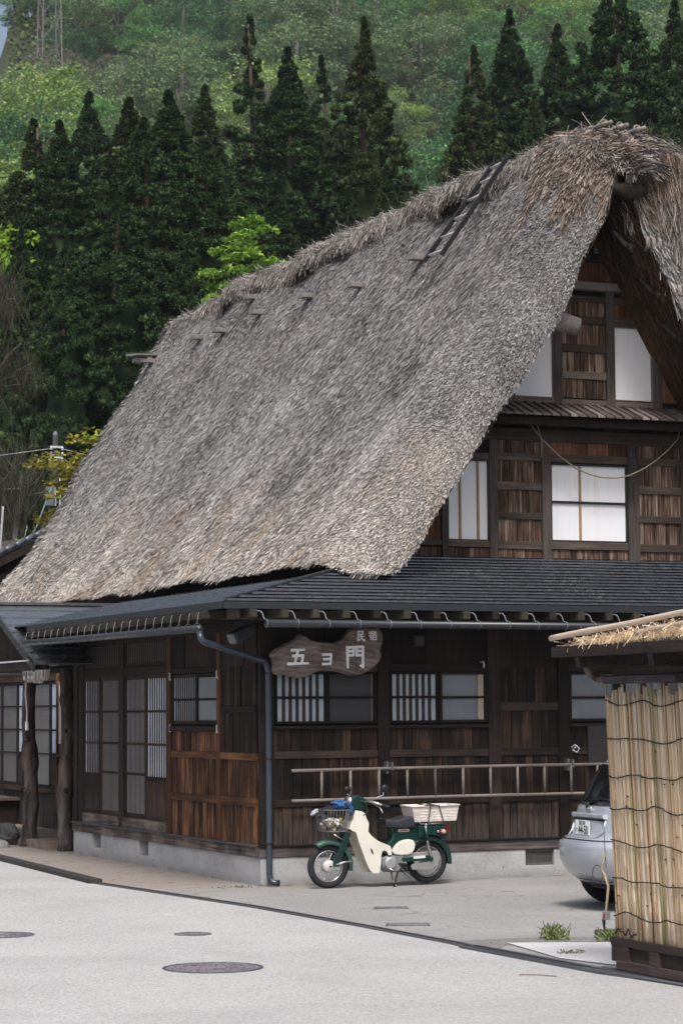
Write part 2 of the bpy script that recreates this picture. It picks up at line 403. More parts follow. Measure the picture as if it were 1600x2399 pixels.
def grate(x, y, w, h, rz, label, bars):
    t = thing('drain_grate', label, 'drain grate', (x, y, .002), rz)
    b = MB(); b.box(-w, -h, 0, w, -h + .015, .008); b.box(-w, h - .015, 0, w, h, .008); b.box(-w, -h, 0, -w + .015, h, .0081); b.box(w - .015, -h, 0, w, h, .0081)
    b.build('frame', IRON, t)
    MB().box(-w + .015, -h + .015, 0, w - .015, h - .015, .0015).build('pit', BLACK, t)
    b = MB()
    for i in range(bars):
        u = -w + .03 + (2 * w - .06) * i / (bars - 1); b.box(u - .006, -h + .015, .0015, u + .006, h - .015, .006)
    b.build('bars', IRON, t)
grate(.03, -3.40, .17, .10, -.41, 'small barred drain grate in front of the parked motorbike', 16)
grate(-.60, -5.15, .20, .12, -.45, 'flat iron drain lid near the middle of the apron', 26)

# hillside terrain (polar grid round the viewpoint), with a crest that falls away at the far left
VA = math.atan2(.915, .394)
def hz(d, az):
    h = .5 * (d - 150) if d > 150 else -.5
    lim = 82 if az > math.radians(8.0) else (82 + (math.radians(8.0) - az) * 9000)
    h = min(h, lim) if az > math.radians(5) else h
    h += (3.5 * math.sin(d * .045 + az * 30) + 2.5 * math.sin(az * 55 + 1.3)) * min(1, max(0, (d - 150) / 60))
    return h
v = []; f = []
nd, na = 60, 70
for i in range(nd):
    d = 120 + 520 * (i / (nd - 1)) ** 1.1
    for j in range(na):
        az = math.radians(-32 + 64 * j / (na - 1))
        v.append((CAMP.x + d * math.cos(VA + az), CAMP.y + d * math.sin(VA + az), hz(d, az) - .6))
for i in range(nd - 1):
    for j in range(na - 1):
        a = i * na + j; f.append((a, a + 1, a + na + 1, a + na))
k = N('hillside_forest_floor', .95, .1); p = k.pos()
k.col(k.ramp(k.noise(p, .12, 5, .65), [(.3, (.022, .034, .018)), (.5, (.045, .055, .028)), (.7, (.085, .075, .05))]))
tag(npmesh('hillside', np.array(v), np.array(f), k.m, None, True), kind='structure')
# ------------------------------------------------------------------ the thatched house
H = thing('thatched_house', 'large thatched farmhouse with dark plank walls and steep straw roof', 'house', (0, 0, 0))
XR = 4.82                                               # ridge; the gable mirrors about it
def plank_row(mat, wall, u0, u1, z0, z1, w=.112, at=0.0, depth=.016, clip=None):
    """vertical planks between u0..u1; wall 'y' = facing -Y at y=at, 'x' = facing -X at x=at"""
    n = max(1, round(abs(u1 - u0) / w)); u = min(u0, u1); tot = abs(u1 - u0)
    ws = [rnd.uniform(.8, 1.2) for _ in range(n)]; s_ = sum(ws)
    for q in ws:
        q = q / s_ * tot; a, c = u + .003, u + q - .003; u += q
        top = z1
        if clip: top = min(z1, clip((a + c) / 2))
        if top - z0 < .05: continue
        d = at - depth * rnd.uniform(.2, 1.0); tw = rnd.uniform(-.003, .003)
        b = MB()
        if wall == 'y': b.hexa([(a, d, z0), (c, d + tw, z0), (c, at + .02, z0), (a, at + .02, z0), (a, d, top), (c, d + tw, top), (c, at + .02, top), (a, at + .02, top)])
        else: b.hexa([(d, a, z0), (at + .02, a, z0), (at + .02, c, z0), (d + tw, c, z0), (d, a, top), (at + .02, a, top), (at + .02, c, top), (d + tw, c, top)])
        b.build('plank', mat, H)
def beam(name, x0, y0, z0, x1, y1, z1, m, parent=H, bev=.006): return MB().box(x0, y0, z0, x1, y1, z1).build(name, m, parent, bevel=bev)

# foundation (openings left for the vents), sills
b = MB(); zf = .312
b.box(-.03, -.04, -.3, 3.28, .25, zf); b.box(3.28, -.04, -.3, 3.655, .25, .123); b.box(3.28, .10, .123, 3.655, .25, zf); b.box(3.655, -.04, -.3, 9.15, .25, zf)
b.build('foundation', CONC, H, bevel=.006)
b = MB(); yy = [.2501, 3.845, 4.205, 5.815, 6.18, 7.05]
for i in (0, 2, 4): b.box(-.03, yy[i], -.3, .25, yy[i + 1], zf)
for i in (1, 3): b.box(-.03, yy[i], -.3, .25, yy[i + 1], .118); b.box(.12, yy[i], .118, .25, yy[i + 1], zf)
b.build('foundation', CONC, H, bevel=.004)
b = MB(); b.box(3.285, -.02, .13, 3.65, 0, .15); b.box(3.285, -.02, .285, 3.65, 0, .305)
for i in range(23): x = 3.292 + i * .0155; b.box(x, -.016, .15, x + .006, -.004, .285)
b.build('foundation_vent', plain('vent_grille', (.10, .095, .088), .6), H)
MB().box(-.05, -.055, zf + .001, 9.15, .1, .425).build('sill_beam', WD_SILLX, H, bevel=.008)
MB().box(-.05, .102, zf + .001, .1, 7.05, .425).build('sill_beam', WD_SILL, H, bevel=.008)
beam('sill_cap', -.075, .05, .4255, -.002, 7.05, .447, plain('sill_flashing', (.05, .052, .058), .5, .4))
beam('sill_cap', -.06, -.075, .4255, 9.15, -.002, .447, WD_POST)
# backing walls
MB().box(.001, .022, .42, 9.1, .09, 3.3).build('wall', WD_BACK, H)
MB().box(.022, .092, .42, .09, 7.05, 3.2).build('wall', WD_BACK, H)
MB().box(1.5, .5, 3.1, 1.6, 15.9, 4.1).build('wall', WD_BACK, H); MB().box(9.02, .1, 0, 9.1, 15.9, 3.5).build('wall', WD_BACK, H); MB().box(.3, 15.8, 0, 9.02, 15.9, 3.8).build('wall', WD_BACK, H)
# posts, front and left
for a, c in ((-.03, .14), (1.415, 1.56), (2.82, 2.98), (3.745, 3.89), (5.3, 5.44), (6.7, 6.84), (8.1, 8.24), (8.95, 9.08)):
    beam('post', a, -.04, .447, c, .0215, 3.12, WD_POST)
for a, c, m in ((1.255, 1.355, WD_REDPOST), (2.985, 3.135, WD_REDPOST), (4.85, 5.03, WD_POST), (6.60, 6.82, WD_POST), (6.88, 7.05, WD_POST)):
    beam('post', -.035, a, .447, .0215, c, 3.1, m)
# front bays
def front_bay(a, c, rows, win=True):
    for z0, z1, m in rows: plank_row(m, 'y', a, c, z0, z1)
front_rows = [(.447, .868, WD_LOW), (.948, 1.405, WD_LOW), (1.488, 1.735, WD_LOW)]
for a, c in ((.14, 1.415), (1.56, 2.82), (3.89, 5.3)):
    front_bay(a, c, front_rows)
    for z0, z1 in ((.868, .948), (1.405, 1.488)): beam('rail', a, -.03, z0, c, .0215, z1, WD_LOWX)
    beam('window_ledge', a, -.05, 1.735, c, .0215, 1.772, WD_LOWX)
    beam('rail', a, -.03, 2.385, c, .0215, 2.47, WD_LOWX)
    plank_row(WD_POST, 'y', a, c, 2.47, 3.0, .36)
plank_row(WD_LOW, 'y', 2.98, 3.745, .447, .868); plank_row(WD_LOW, 'y', 2.98, 3.745, .948, 1.405)
plank_row(WD_LOW, 'y', 2.98, 3.745, 1.488, 1.925, .125); plank_row(WD_LOW, 'y', 2.98, 3.745, 2.025, 2.42, .125); plank_row(WD_POST, 'y', 2.98, 3.745, 2.42, 3.0, .36)
for z0, z1 in ((.868, .948), (1.405, 1.488), (1.925, 2.025)): beam('rail', 2.98, -.03, z0, 3.745, .0215, z1, WD_LOWX)
for a, c in ((5.44, 6.7), (6.84, 8.1), (8.24, 8.95)): plank_row(WD_LOW, 'y', a, c, .447, 3.0, .3)
beam('eave_beam', -.05, -.055, 3.0, 9.1, .02, 3.14, WD_POST); beam('eave_beam', -.06, .03, 2.86, .0215, 7.05, 3.05, WD_POST)
# left wall bays
for a, c in ((.14, 1.255), (1.355, 2.985)):
    plank_row(WD_RED, 'x', a, c, .447, .868, .175); plank_row(WD_RED, 'x', a, c, .957, 1.385, .175)
    beam('rail', -.03, a, .868, .0215, c, .957, WD_REDY); beam('rail', -.03, a, 1.385, .0215, c, 1.468, WD_REDY)
plank_row(WD_RED, 'x', 1.355, 2.985, 1.468, 1.70, .175); beam('window_ledge', -.05, 1.355, 1.70, .0215, 2.985, 1.765, WD_LOWY)
plank_row(WD_LOW, 'x', .14, 1.255, 1.468, 1.925, .125); beam('rail', -.03, .14, 1.925, .0215, 1.255, 2.0, WD_LOWY)
plank_row(WD_LOW, 'x', .14, 1.255, 2.0, 2.46, .125); plank_row(WD_POST, 'x', .14, 1.255, 2.46, 2.86, .36)
beam('rail', -.03, 1.355, 2.40, .0215, 2.985, 2.47, WD_LOWY); plank_row(WD_POST, 'x', 1.355, 2.985, 2.47, 2.86, .4)

def window(name, wall, u0, u1, z0, z1, pane, bars=0, mids=(), at=0.0, fr=.03, verts=(), fm=WD_POST, barm=WD_LATT, bw=.022, barz=None, depth=.03, kick=None, kickm=None):
    """a sash: frame with pane, lattice bars and mid rails as sub-parts"""
    def bx(b, a, c, y0, y1, q0, q1):
        if wall == 'y': b.box(a, at + y0, q0, c, at + y1, q1)
        else: b.box(at + y0, a, q0, at + y1, c, q1)
    if wall == 'x': depth = min(depth, .014)
    b = MB(); bx(b, u0, u0 + fr, -depth, .02, z0, z1); bx(b, u1 - fr, u1, -depth, .02, z0, z1)
    bx(b, u0 + fr, u1 - fr, -depth, .02, z0, z0 + fr); bx(b, u0 + fr, u1 - fr, -depth, .02, z1 - fr, z1)
    fo = b.build(name, fm, H)
    pz = kick if kick else z0 + fr
    b = MB(); bx(b, u0 + fr, u1 - fr, 0.002, .012, pz, z1 - fr); b.build('pane', pane, fo)
    if kick:
        b = MB(); bx(b, u0 + fr, u1 - fr, -.008, .012, z0 + fr, kick - .05); b.build('kick_panel', kickm, fo)
        b = MB(); bx(b, u0 + fr, u1 - fr, -.022, .0125, kick - .05, kick); b.build('mid_rail', fm, fo)
    for mz in mids:
        b = MB(); bx(b, u0 + fr, u1 - fr, -.024 if wall == 'y' else -.010, .0015, mz - .014, mz + .014); b.build('mid_rail', fm, fo)
    for mu in verts:
        b = MB(); bx(b, mu - .013, mu + .013, -.02, .0015, z0 + fr, z1 - fr); b.build('mullion', BRASS, fo)
    for i in range(bars):
        u = u0 + fr + (u1 - u0 - 2 * fr) * (i + 1) / (bars + 1)
        lo = pz if not barz else barz
        b = MB(); bx(b, u - bw / 2, u + bw / 2, -.017 if wall == 'y' else -.005, .0015, lo, z1 - fr); b.build('lattice_bar', barm, fo)
    return fo
for a in (.158, 1.57): pass
window('lattice_window', 'y', .155, .785, 1.795, 2.38, GL_BLUE, 6, (2.09,), fr=.028, bw=.034)
fo = window('screen_window', 'y', .790, 1.40, 1.795, 2.38, GL_DARK, 0, (2.09,), fr=.026); MB().box(1.335, -.02, 1.825, 1.352, .001, 2.35).build('stile', plain('stile_tan', (.12, .095, .07), .7), fo)
window('lattice_window', 'y', 1.57, 2.185, 1.795, 2.38, GL_BLUE, 6, (2.09,), fr=.028, bw=.034)
fo = window('sash_window', 'y', 2.20, 2.815, 1.795, 2.38, GL_GREY, 0, (2.085,), fr=.032); MB().box(2.695, -.02, 1.827, 2.765, .001, 2.348).build('stile', plain('stile_cream', (.34, .30, .23), .7), fo)
window('sash_window', 'y', 3.895, 4.55, 1.795, 2.38, GL_GREY, 0, (2.075,), fr=.032); window('sash_window', 'y', 4.56, 5.295, 1.795, 2.38, GL_GREY, 0, (2.075,), fr=.032)
MB().box(4.12, -.065, 1.28, 5.2, -.045, 1.74).build('board_panel', plain('dark_board', (.03, .026, .028), .7), H)
window('lattice_window', 'x', 2.115, 2.975, 1.79, 2.39, GL_BLUE, 9, (2.085,), fr=.04, bw=.038)
window('sash_window', 'x', 1.36, 2.105, 1.79, 2.39, GL_GREY, 0, (2.085,), fr=.045)
# sliding doors, transoms, thresholds on the left wall
DM = WD_LOWY
window('sliding_door', 'x', 3.14, 3.955, .585, 2.41, GL_DOORW, 7, (1.53, 1.945), at=-.012, fr=.05, fm=DM, bw=.036, kick=1.125, kickm=WD_LOW)
window('sliding_door', 'x', 3.96, 4.845, .585, 2.41, GL_DOOR, 14, (1.145, 1.53, 1.945), at=.0, fr=.055, fm=DM, bw=.012)
window('sliding_door', 'x', 5.035, 5.875, .585, 2.41, GL_DOOR, 14, (1.145, 1.53, 1.945), at=.0, fr=.055, fm=DM, bw=.012)
window('sliding_door', 'x', 5.88, 6.595, .585, 2.41, GL_DOORW, 7, (1.53, 1.945), at=-.012, fr=.05, fm=DM, bw=.044, kick=1.125, kickm=WD_LOW)
for a, c in ((3.14, 4.845), (5.035, 6.595)):
    beam('threshold', -.05, a, .448, .0215, c, .58, WD_SILL); beam('lintel', -.03, a, 2.412, .0215, c, 2.52, WD_LOWY)
    window('transom', 'x', a, c, 2.525, 2.86, plain('transom_pane', (.05, .048, .047), .6), 18, (), fr=.04, bw=.03)
BRK = plain('bracket_white', (.5, .52, .52), .4)
for y, z in ((1.33, 2.37), (1.33, 1.735), (2.99, 2.37), (2.99, 1.735)):
    b = MB(); b.box(-.045, y - .012, z - .045, -.036, y + .012, z + .05); b.box(-.046, y - .045, z - .045, -.037, y + .012, z - .025); b.build('corner_bracket', BRK, H)

# --- metal pent roofs
zf_ = lambda y: 3.12 + .33 * (y + .9)                   # front slope
zl_ = lambda x: 3.12 + .22 * (x + .78)                  # left slope
xhip = lambda y: -.78 + (1.86 / 1.25) * (y + .9)
yhip = lambda x: -.9 + (1.25 / 1.86) * (x + .78)
zp_ = lambda y: 2.58 + .405 * (y - 6.1)                 # porch slope
yval = lambda x: 6.1 + (zl_(x) - 2.58) / .405
def lap(u0, u1, zz_, lo, hi, axis, m, name='roof_strip', e0=.036, dep=.050, ch=.017):
    """one lapped sheet course with an undercut, chamfered nose; lo/hi give its mitred ends"""
    pr_ = [(u0 + .05, zz_(u0) + e0 - dep), (u0, zz_(u0) + e0 - ch * 1.3), (u0 + .003, zz_(u0) + e0 - ch * .5), (u0 + ch, zz_(u0) + e0 + .001), (u1 + .012, zz_(u1) + .003), (u1, zz_(u1) - .01)]
    A = []; C = []
    for u, z in pr_:
        A.append((lo(u), u, z) if axis == 'y' else (u, lo(u), z)); C.append((hi(u), u, z) if axis == 'y' else (u, hi(u), z))
    k_ = len(pr_); return MB().add(A + C, [tuple(range(k_)), tuple(range(2 * k_ - 1, k_ - 1, -1))] + [(i, (i + 1) % k_, k_ + (i + 1) % k_, k_ + i) for i in range(k_)]).build(name, m, H)
n = 15
for i in range(n):
    y0 = -.9 + 2.05 * i / n; y1 = -.9 + 2.05 * (i + 1) / n
    lap(y0, y1, zf_, xhip, lambda u: 2 * XR - xhip(u), 'y', MROOF)
n = 13
for i in range(n):
    x0 = -.78 + 2.2 * i / n; x1 = -.78 + 2.2 * (i + 1) / n
    lap(x0, x1, zl_, yhip, yval, 'x', MROOFL, e0=.024, dep=.034, ch=.013)
MB().tube([(-.78, -.9, 3.15), (1.08, .35, 3.575)], .022, 6).build('hip_cap', MROOF, H)
# fascias, soffit, rafters, gutters
b = MB(); b.bar((-.79, -.91, 3.085), (9.89, -.91, 3.085), .03, .075); b.build('fascia', FASCIA, H)
b = MB(); b.bar((-.79, -.89, 3.085), (-.79, 6.72, 3.085), .03, .075); b.build('fascia', FASCIA, H)
SOFF = plain('soffit_board', (.035, .026, .02), .9)
b = MB(); b.add([(-.76, -.87, 3.085), (9.86, -.87, 3.085), (9.86, .0, 3.16), (.0, .0, 3.16)], [(0, 1, 2, 3)])
b.add([(-.76, -.87, 3.0851), (0, 0, 3.16), (0, 7.1, 3.16), (-.76, 7.1, 3.0851)], [(0, 1, 2, 3)]); b.build('soffit', SOFF, H)
RAFT = wood('wood_rafter', (.012, .010, .008), (.028, .024, .020), (.06, .054, .043), 'y')
RAFTM = plain('rafter_end_mossy', (.036, .036, .020), .9)
gut = MB().tube([(-.36, -1.05, 2.885), (9.7, -1.05, 2.875)], .042, 10).build('gutter', NAVY, H, True)
xs = [-.36 + .3655 * i for i in range(28)]
for i, x in enumerate(xs):
    MB().box(x - .135, -.955, 2.955, x - .055, .0, 3.045).build('rafter', RAFTM if i % 2 else RAFT, H)
    b = MB(); b.tube([(x - .06, -.958, 3.02), (x - .035, -.985, 3.02), (x - .02, -1.01, 2.995), (x - .01, -1.03, 2.94), (x - .005, -1.05, 2.925)], .0075, 5); b.torus((x + .01, -1.05, 2.885), .045, .0055, 'y', 14, 5); b.v[-70:] = [(x + .01 + (p[1] + 1.05), -1.05 + (p[0] - x - .01), p[2]) for p in b.v[-70:]]; b.build('hook', HOOK, gut)
HOOKD = plain('hook_dull', (.085, .09, .10), .45, .4, .2)
gul = MB().tube([(-.95, -.62, 2.835), (-.95, 2.5, 2.85), (-.95, 6.3, 2.872)], .042, 10).build('gutter', NAVY, H, True)
for i in range(24):
    y = -.52 + i * .295
    if y > 6.4: break
    MB().box(-.875, y + .05, 2.955, 0, y + .12, 3.045).build('rafter', RAFT, H)
    b = MB(); b.tube([(-.878, y + .05, 3.015), (-.915, y + .03, 3.015), (-.93, y + .02, 2.99), (-.945, y, 2.93), (-.95, y - .005, 2.90)], .0042, 5); b.torus((-.95, y - .01, 2.852), .044, .0036, 'y', 14, 5); b.build('hook', HOOKD, gul)
MB().bar((-.62, -.75, 3.03), (.1, 0.02, 3.05), .15, .17).build('corner_rafter', wood('wood_corner_rafter', (.05, .04, .034), (.12, .10, .085), (.2, .17, .15), 'x'), H, bevel=.01)
dp = MB().tube([(-.95, -.60, 2.80), (-.95, -.64, 2.73), (-.90, -.62, 2.69), (-.05, -.17, 2.50), (.02, -.12, 2.455), (.04, -.115, 2.38), (.045, -.115, .14), (.05, -.125, .07), (.08, -.15, .045), (.12, -.19, .04)], .034, 10).build('downpipe', PIPE, H, True)
for z in (2.36, 1.41, .47): 
    b = MB(); b.lathe((.045, -.115, z), [(.038, -.012), (.041, 0), (.038, .012)], 'z', 14); b.box(.045, -.10, z - .006, .10, -.04, z + .006); b.build('pipe_clip', BLACK, dp)
MB().tube([(.12, -.19, .04), (.125, -.195, .04)], .036, 10).build('outlet', BLACK, dp)

# --- porch: gable roof over log posts on the left
YP = 8.33; n = 8
def porch_strip(i, n, sgn):
    y0 = 6.1 + (YP - 6.1) * i / n; y1 = 6.1 + (YP - 6.1) * (i + 1) / n; e0, e1, t = .024, .004, .012
    def xe(y): return -.02 if y < 7.05 else .25 + (y - 7.05) * 1.0
    Y = (lambda y: y) if sgn > 0 else (lambda y: 2 * YP - y)
    MB().hexa([(-.87, Y(y0), zp_(y0) + e0 - .022), (xe(y0), Y(y0), zp_(y0) + e0 - .022), (xe(y1), Y(y1), zp_(y1) + e1 - t), (-.87, Y(y1), zp_(y1) + e1 - t),
               (-.87, Y(y0), zp_(y0) + e0), (xe(y0), Y(y0), zp_(y0) + e0), (xe(y1), Y(y1 + .01), zp_(y1 + .01) + e1), (-.87, Y(y1 + .01), zp_(y1 + .01) + e1)]).build('porch_roof_strip', MBLUE, H)
for i in range(n): porch_strip(i, n, 1); porch_strip(i, n, -1)
MB().box(-.89, YP - .09, zp_(YP) - .005, 2.2, YP + .09, zp_(YP) + .035).build('porch_ridge', MBLUE, H)
for s_ in (1, -1):
    Y = (lambda y: y) if s_ > 0 else (lambda y: 2 * YP - y)
    MB().bar((-.88, Y(6.08), zp_(6.08) - .04), (-.88, Y(YP), zp_(YP) - .04), .03, .10).build('bargeboard', MROOF, H)
b = MB()
plz = lambda y: zp_(y if y < YP else 2 * YP - y) - .05
yq = 6.3
while yq < 10.3:
    MB().hexa([(-.62, yq, 2.62), (-.60, yq, 2.62), (-.60, yq + .19, 2.62), (-.62, yq + .19, 2.62), (-.62, yq, max(2.63, plz(yq))), (-.60, yq, max(2.63, plz(yq))), (-.60, yq + .19, max(2.63, plz(yq + .19))), (-.62, yq + .19, max(2.63, plz(yq + .19)))]).build('plank', WD_LOW, H)
    yq += .2
MB().box(-.90, 6.3, 2.632, -.60, 10.9, 2.65).build('tie_beam_cap', plain('cap_white_metal', (.62, .63, .66), .35, .5), H)
MB().box(-.88, 6.3, 2.52, -.62, 10.9, 2.63).build('tie_beam', WD_POST, H)
MB().box(-.6, 7.1, 2.55, 1.0, 11, 2.58).build('porch_ceiling', WD_BACK, H)
def log_post(x, y, h, seed):
    r_ = random.Random(seed); pts = []; rs = []
    for i in range(23):
        z = h * i / 22; pts.append((x + .018 * math.sin(z * 3.1 + seed) , y + .03 * math.sin(z * 2.3 + seed * 2), z))
        rs.append((.112 - .018 * z / h) * (1 + r_.uniform(-.05, .05)) + (.02 if r_.random() < .2 else 0) + (.03 if i == 0 else 0))
    b = MB(); b.tube(pts, rs, 12)
    p = b.build('log_post', WD_LOG, H, True)
    for _ in range(7):
        z = r_.uniform(.2, 1.7); a = r_.uniform(PI * .6, PI * 1.9); q = Vector((math.cos(a), math.sin(a), .25))
        c = Vector((x, y, z + .1)) + q * .085; MB().tube([c, c + q * .035, c + q * .05], [.04, .03, .012], 7).build('knot', WD_LOG, p, True)
log_post(.04, 7.62, 2.6, 3); log_post(-.09, 9.04, 2.6, 5)
TILE = plain('porch_tile', (.20, .165, .13), .7, .3, 0, .3, 5)
MB().box(-.155, 7.97, -.05, 1.1, 16.5, .108).build('porch_step', plain('porch_step_body', (.17, .14, .11), .85), H)
for i in range(5): MB().box(-.17 + i * .25 + .003, 7.945, .0, -.17 + i * .25 + .247, 7.985, .112).build('tile', TILE, H)
for i in range(12): MB().box(-.17, 7.99 + i * .3, .0, -.14, 7.99 + i * .3 + .294, .112).build('tile', TILE, H)
for i in range(5):
    for j in range(4): MB().box(-.138 + i * .25, 7.988 + j * .5, .1085, -.138 + i * .25 + .245, 7.988 + j * .5 + .494, .116).build('tile', TILE, H)
# porch back wall with glazed doors
MB().box(1.06, 7.1, .1, 1.14, 17.5, 2.9).build('wall', WD_BACK, H); MB().box(.05, 7.055, .1, 1.1, 7.11, 2.9).build('wall', WD_BACK, H)
plank_row(WD_LOW, 'x', 10.6, 17.2, .12, .66, .3, at=1.05)
beam('threshold', 1.0, 10.6, .66, 1.06, 17.2, .74, WD_LOWY); beam('lintel', 1.0, 10.6, 2.44, 1.06, 17.2, 2.53, WD_LOWY)
yy = 11.3
for i, (w_, p_, kk) in enumerate(((.45, GL_PORCHB, 1.3), (.95, GL_PORCH, 0), (.55, GL_PORCH, 0), (.35, GL_PORCHB, 1.3), (.95, GL_PORCH, 0), (.95, GL_PORCH, 0), (.55, GL_PORCHB, 1.3), (.9, GL_PORCH, 0))):
    window('sliding_door', 'x', yy, yy + w_, .745, 2.435, p_, 0, (1.28, 1.66, 2.04) if not kk else (1.66, 2.04), at=1.03, fr=.05, fm=WD_POST, kick=kk or None, kickm=WD_LOW); yy += w_ + .02
MB().box(1.0, 10.95, 1.45, 1.05, 11.24, 2.42).build('wall_panel', plain('plaster_cream', (.50, .48, .42), .9), H)
plank_row(WD_RED, 'x', 10.95, 11.24, .74, 1.44, .14, at=1.04)
beam('post', .97, 11.245, .12, 1.05, 11.3, 2.6, WD_RED)
window('transom', 'x', 11.3, 17.0, 2.54, 2.86, plain('transom_pane_dark', (.02, .019, .018), .6), 34, (), at=1.03, fr=.03, bw=.045, barm=plain('transom_bar', (.10, .092, .09), .8))
MB().box(.55, 13.6, .1, 1.0, 17.2, .50).build('bench_step', WD_POST, H); MB().box(.50, 13.5, .50, 1.02, 17.2, .55).build('bench_top', WD_SILL, H)

# --- upper gable wall (plane y = 1.1)
YG = 1.1
zin = lambda x: 3.60 + (min(x, 2 * XR - x) - 1.50) * 1.50
b = MB(); b.prism([(1.3, YG + .03, 3.3), (7.8, YG + .03, 3.3), (XR + .02, YG + .03, 8.3), (XR - .02, YG + .03, 8.3)], (0, .08, 0)); b.build('gable_wall', WD_BACK, H)
clip = lambda x: zin(x) + .1
def gpost(a, c, z0, z1, d=.05): beam('post', a, YG - d, z0, c, YG + .03, z1, WG_POST)
def grail(a, c, z0, z1, m=WG_RAIL, d=.035): beam('rail', a, YG - d, z0, c, YG + .029, z1, m)
for a, c in ((2.775, 2.862), (3.423, 3.535), (4.15, 4.27), (5.37, 5.53), (6.15, 6.28), (6.9, 7.0)): gpost(a, c, 3.78, 5.3 if 2.9 < a < 6.2 else 4.5)
plank_row(WG_BROWN, 'y', 2.05, 2.775, 4.0, 4.42, .09, YG, clip=clip); grail(2.05, 2.775, 3.93, 4.0); grail(2.3, 2.775, 4.42, 4.49)
window('shoji_window', 'y', 2.862, 3.423, 4.0, 4.99, PAPER, 0, (), at=YG, fr=.012, verts=(3.035, 3.28), fm=WG_POST)
grail(2.862, 3.423, 3.92, 4.0); grail(2.862, 3.423, 4.99, 5.08)
for u0, u1, m in ((3.535, 4.15, WG_PL), (5.53, 6.15, WG_PL)):
    for z0, z1 in ((4.003, 4.273), (4.358, 4.639), (4.735, 5.0), (5.09, 5.28)): plank_row(m, 'y', u0, u1, z0, z1, .088, YG, clip=clip)
    for z0, z1 in ((3.905, 4.003), (4.273, 4.358), (4.639, 4.735), (5.0, 5.09)): grail(u0, u1, z0, z1)
window('shoji_window', 'y', 4.275, 5.37, 4.01, 4.985, PAPER, 0, (4.504,), at=YG, fr=.02, verts=(4.70,), fm=BLACK)
grail(4.27, 5.37, 3.915, 4.01); grail(4.27, 5.37, 5.0, 5.10); plank_row(WG_BROWN, 'y', 4.27, 5.37, 5.10, 5.28, .3, YG)
for u0, u1 in ((2.2, 2.775), (2.862, 3.423), (3.535, 4.15), (4.27, 5.37), (5.53, 6.15), (6.28, 6.9)): plank_row(WG_PL, 'y', u0, u1, 3.80, 3.91, .13, YG, clip=clip)
plank_row(WG_BROWN, 'y', 6.28, 6.9, 3.98, 4.6, .1, YG, clip=clip)
beam('gable_beam', 2.9, YG - .06, 5.25, 6.3, YG + .03, 5.40, WG_RAIL)
plank_row(WD_POST, 'y', 3.0, 6.1, 5.40, 5.66, .35, YG, clip=clip)
# board pent between the storeys
nb = 25
for i in range(nb):
    x = 3.0 + 3.15 * i / nb; w_ = 3.15 / nb
    MB().hexa([(x + .012, .52, 5.505), (x + w_ - .006, .52, 5.505), (x + w_ - .006 + .05, YG, 5.715), (x + .012 + .05, YG, 5.715),
               (x + .012, .52, 5.525 + rnd.random() * .008), (x + w_ - .006, .52, 5.525), (x + w_ - .006 + .05, YG, 5.735), (x + .012 + .05, YG, 5.735)]).build('pent_board', WG_POST, H)
    MB().bar((x, .50, 5.528), (x + .05, YG - .01, 5.745), .022, .022).build('pent_batten', WG_POST, H)
MB().add([(2.98, .55, 5.49), (6.18, .55, 5.49), (6.18, YG, 5.69), (2.98, YG, 5.69)], [(0, 1, 2, 3)]).build('pent_soffit', WD_BACK, H)
beam('pent_beam', 2.98, .62, 5.40, 6.18, .70, 5.49, WD_POST)
# top storey
for a, c, z1 in ((4.345, 4.46, 6.86), (5.09, 5.21, 7.19), (5.765, 5.885, 7.0), (3.70, 3.79, 6.4)): gpost(a, c, 5.72, min(z1, zin((a + c) / 2) + .15))
window('shoji_window', 'y', 3.79, 4.345, 5.80, 6.70, PAPER, 0, (), at=YG, fr=.012, fm=WG_POST)
window('shoji_window', 'y', 5.21, 5.765, 5.81, 6.75, PAPER, 0, (), at=YG, fr=.012, fm=WG_POST)
for z0, z1 in ((5.82, 6.06), (6.155, 6.398), (6.495, 6.76), (6.855, 7.04)): plank_row(WG_PL, 'y', 4.46, 5.09, z0, z1, .09, YG, clip=clip)
plank_row(WG_BROWN, 'y', 5.21, 5.765, 6.86, 7.04, .09, YG, clip=clip)
for z0, z1 in ((6.06, 6.155), (6.398, 6.495), (6.76, 6.855)): grail(4.46, 5.09, z0, z1)
grail(3.79, 4.345, 6.70, 6.78); grail(5.21, 5.765, 6.75, 6.86, WG_RAIL); grail(3.79, 5.9, 5.73, 5.80)
for z0, z1 in ((5.81, 6.10), (6.17, 6.44), (6.51, 6.85)): plank_row(WG_BROWN, 'y', 5.885, 6.4, z0, z1, .1, YG, clip=clip)
for z0, z1 in ((6.10, 6.17), (6.44, 6.51)): grail(5.885, 6.3, z0, z1)
grail(4.35, 5.6, 7.04, 7.115); beam('tie_beam', 4.30, YG - .09, 7.19, 5.5, YG + .03, 7.29, WG_GREY)
plank_row(WG_BROWN, 'y', 4.4, 5.42, 7.29, 7.545, .1, YG, clip=clip); beam('tie_beam', 4.4, YG - .05, 7.545, 5.3, YG + .03, 7.65, WD_POST)
for i in range(4): beam('louvre', 4.95, YG - .04, 7.67 + i * .03, 5.22, YG + .02, 7.69 + i * .03, WG_GREY, bev=.002)
for s_ in (1, -1):
    X = (lambda x: x) if s_ > 0 else (lambda x: 2 * XR - x)
    MB().bar((X(4.83), .9, 8.1), (X(6.25), .9, 5.95), .12, .15, (0, 1, 0)).build('gable_rafter', WD_POST, H)
# big projecting beam end
MB().tube([(3.72, .50, 6.72), (3.98, .36, 6.66), (4.27, .30, 6.575)], [.10, .125, .11], 10).build('projecting_beam', WD_GREYEND, H, True)

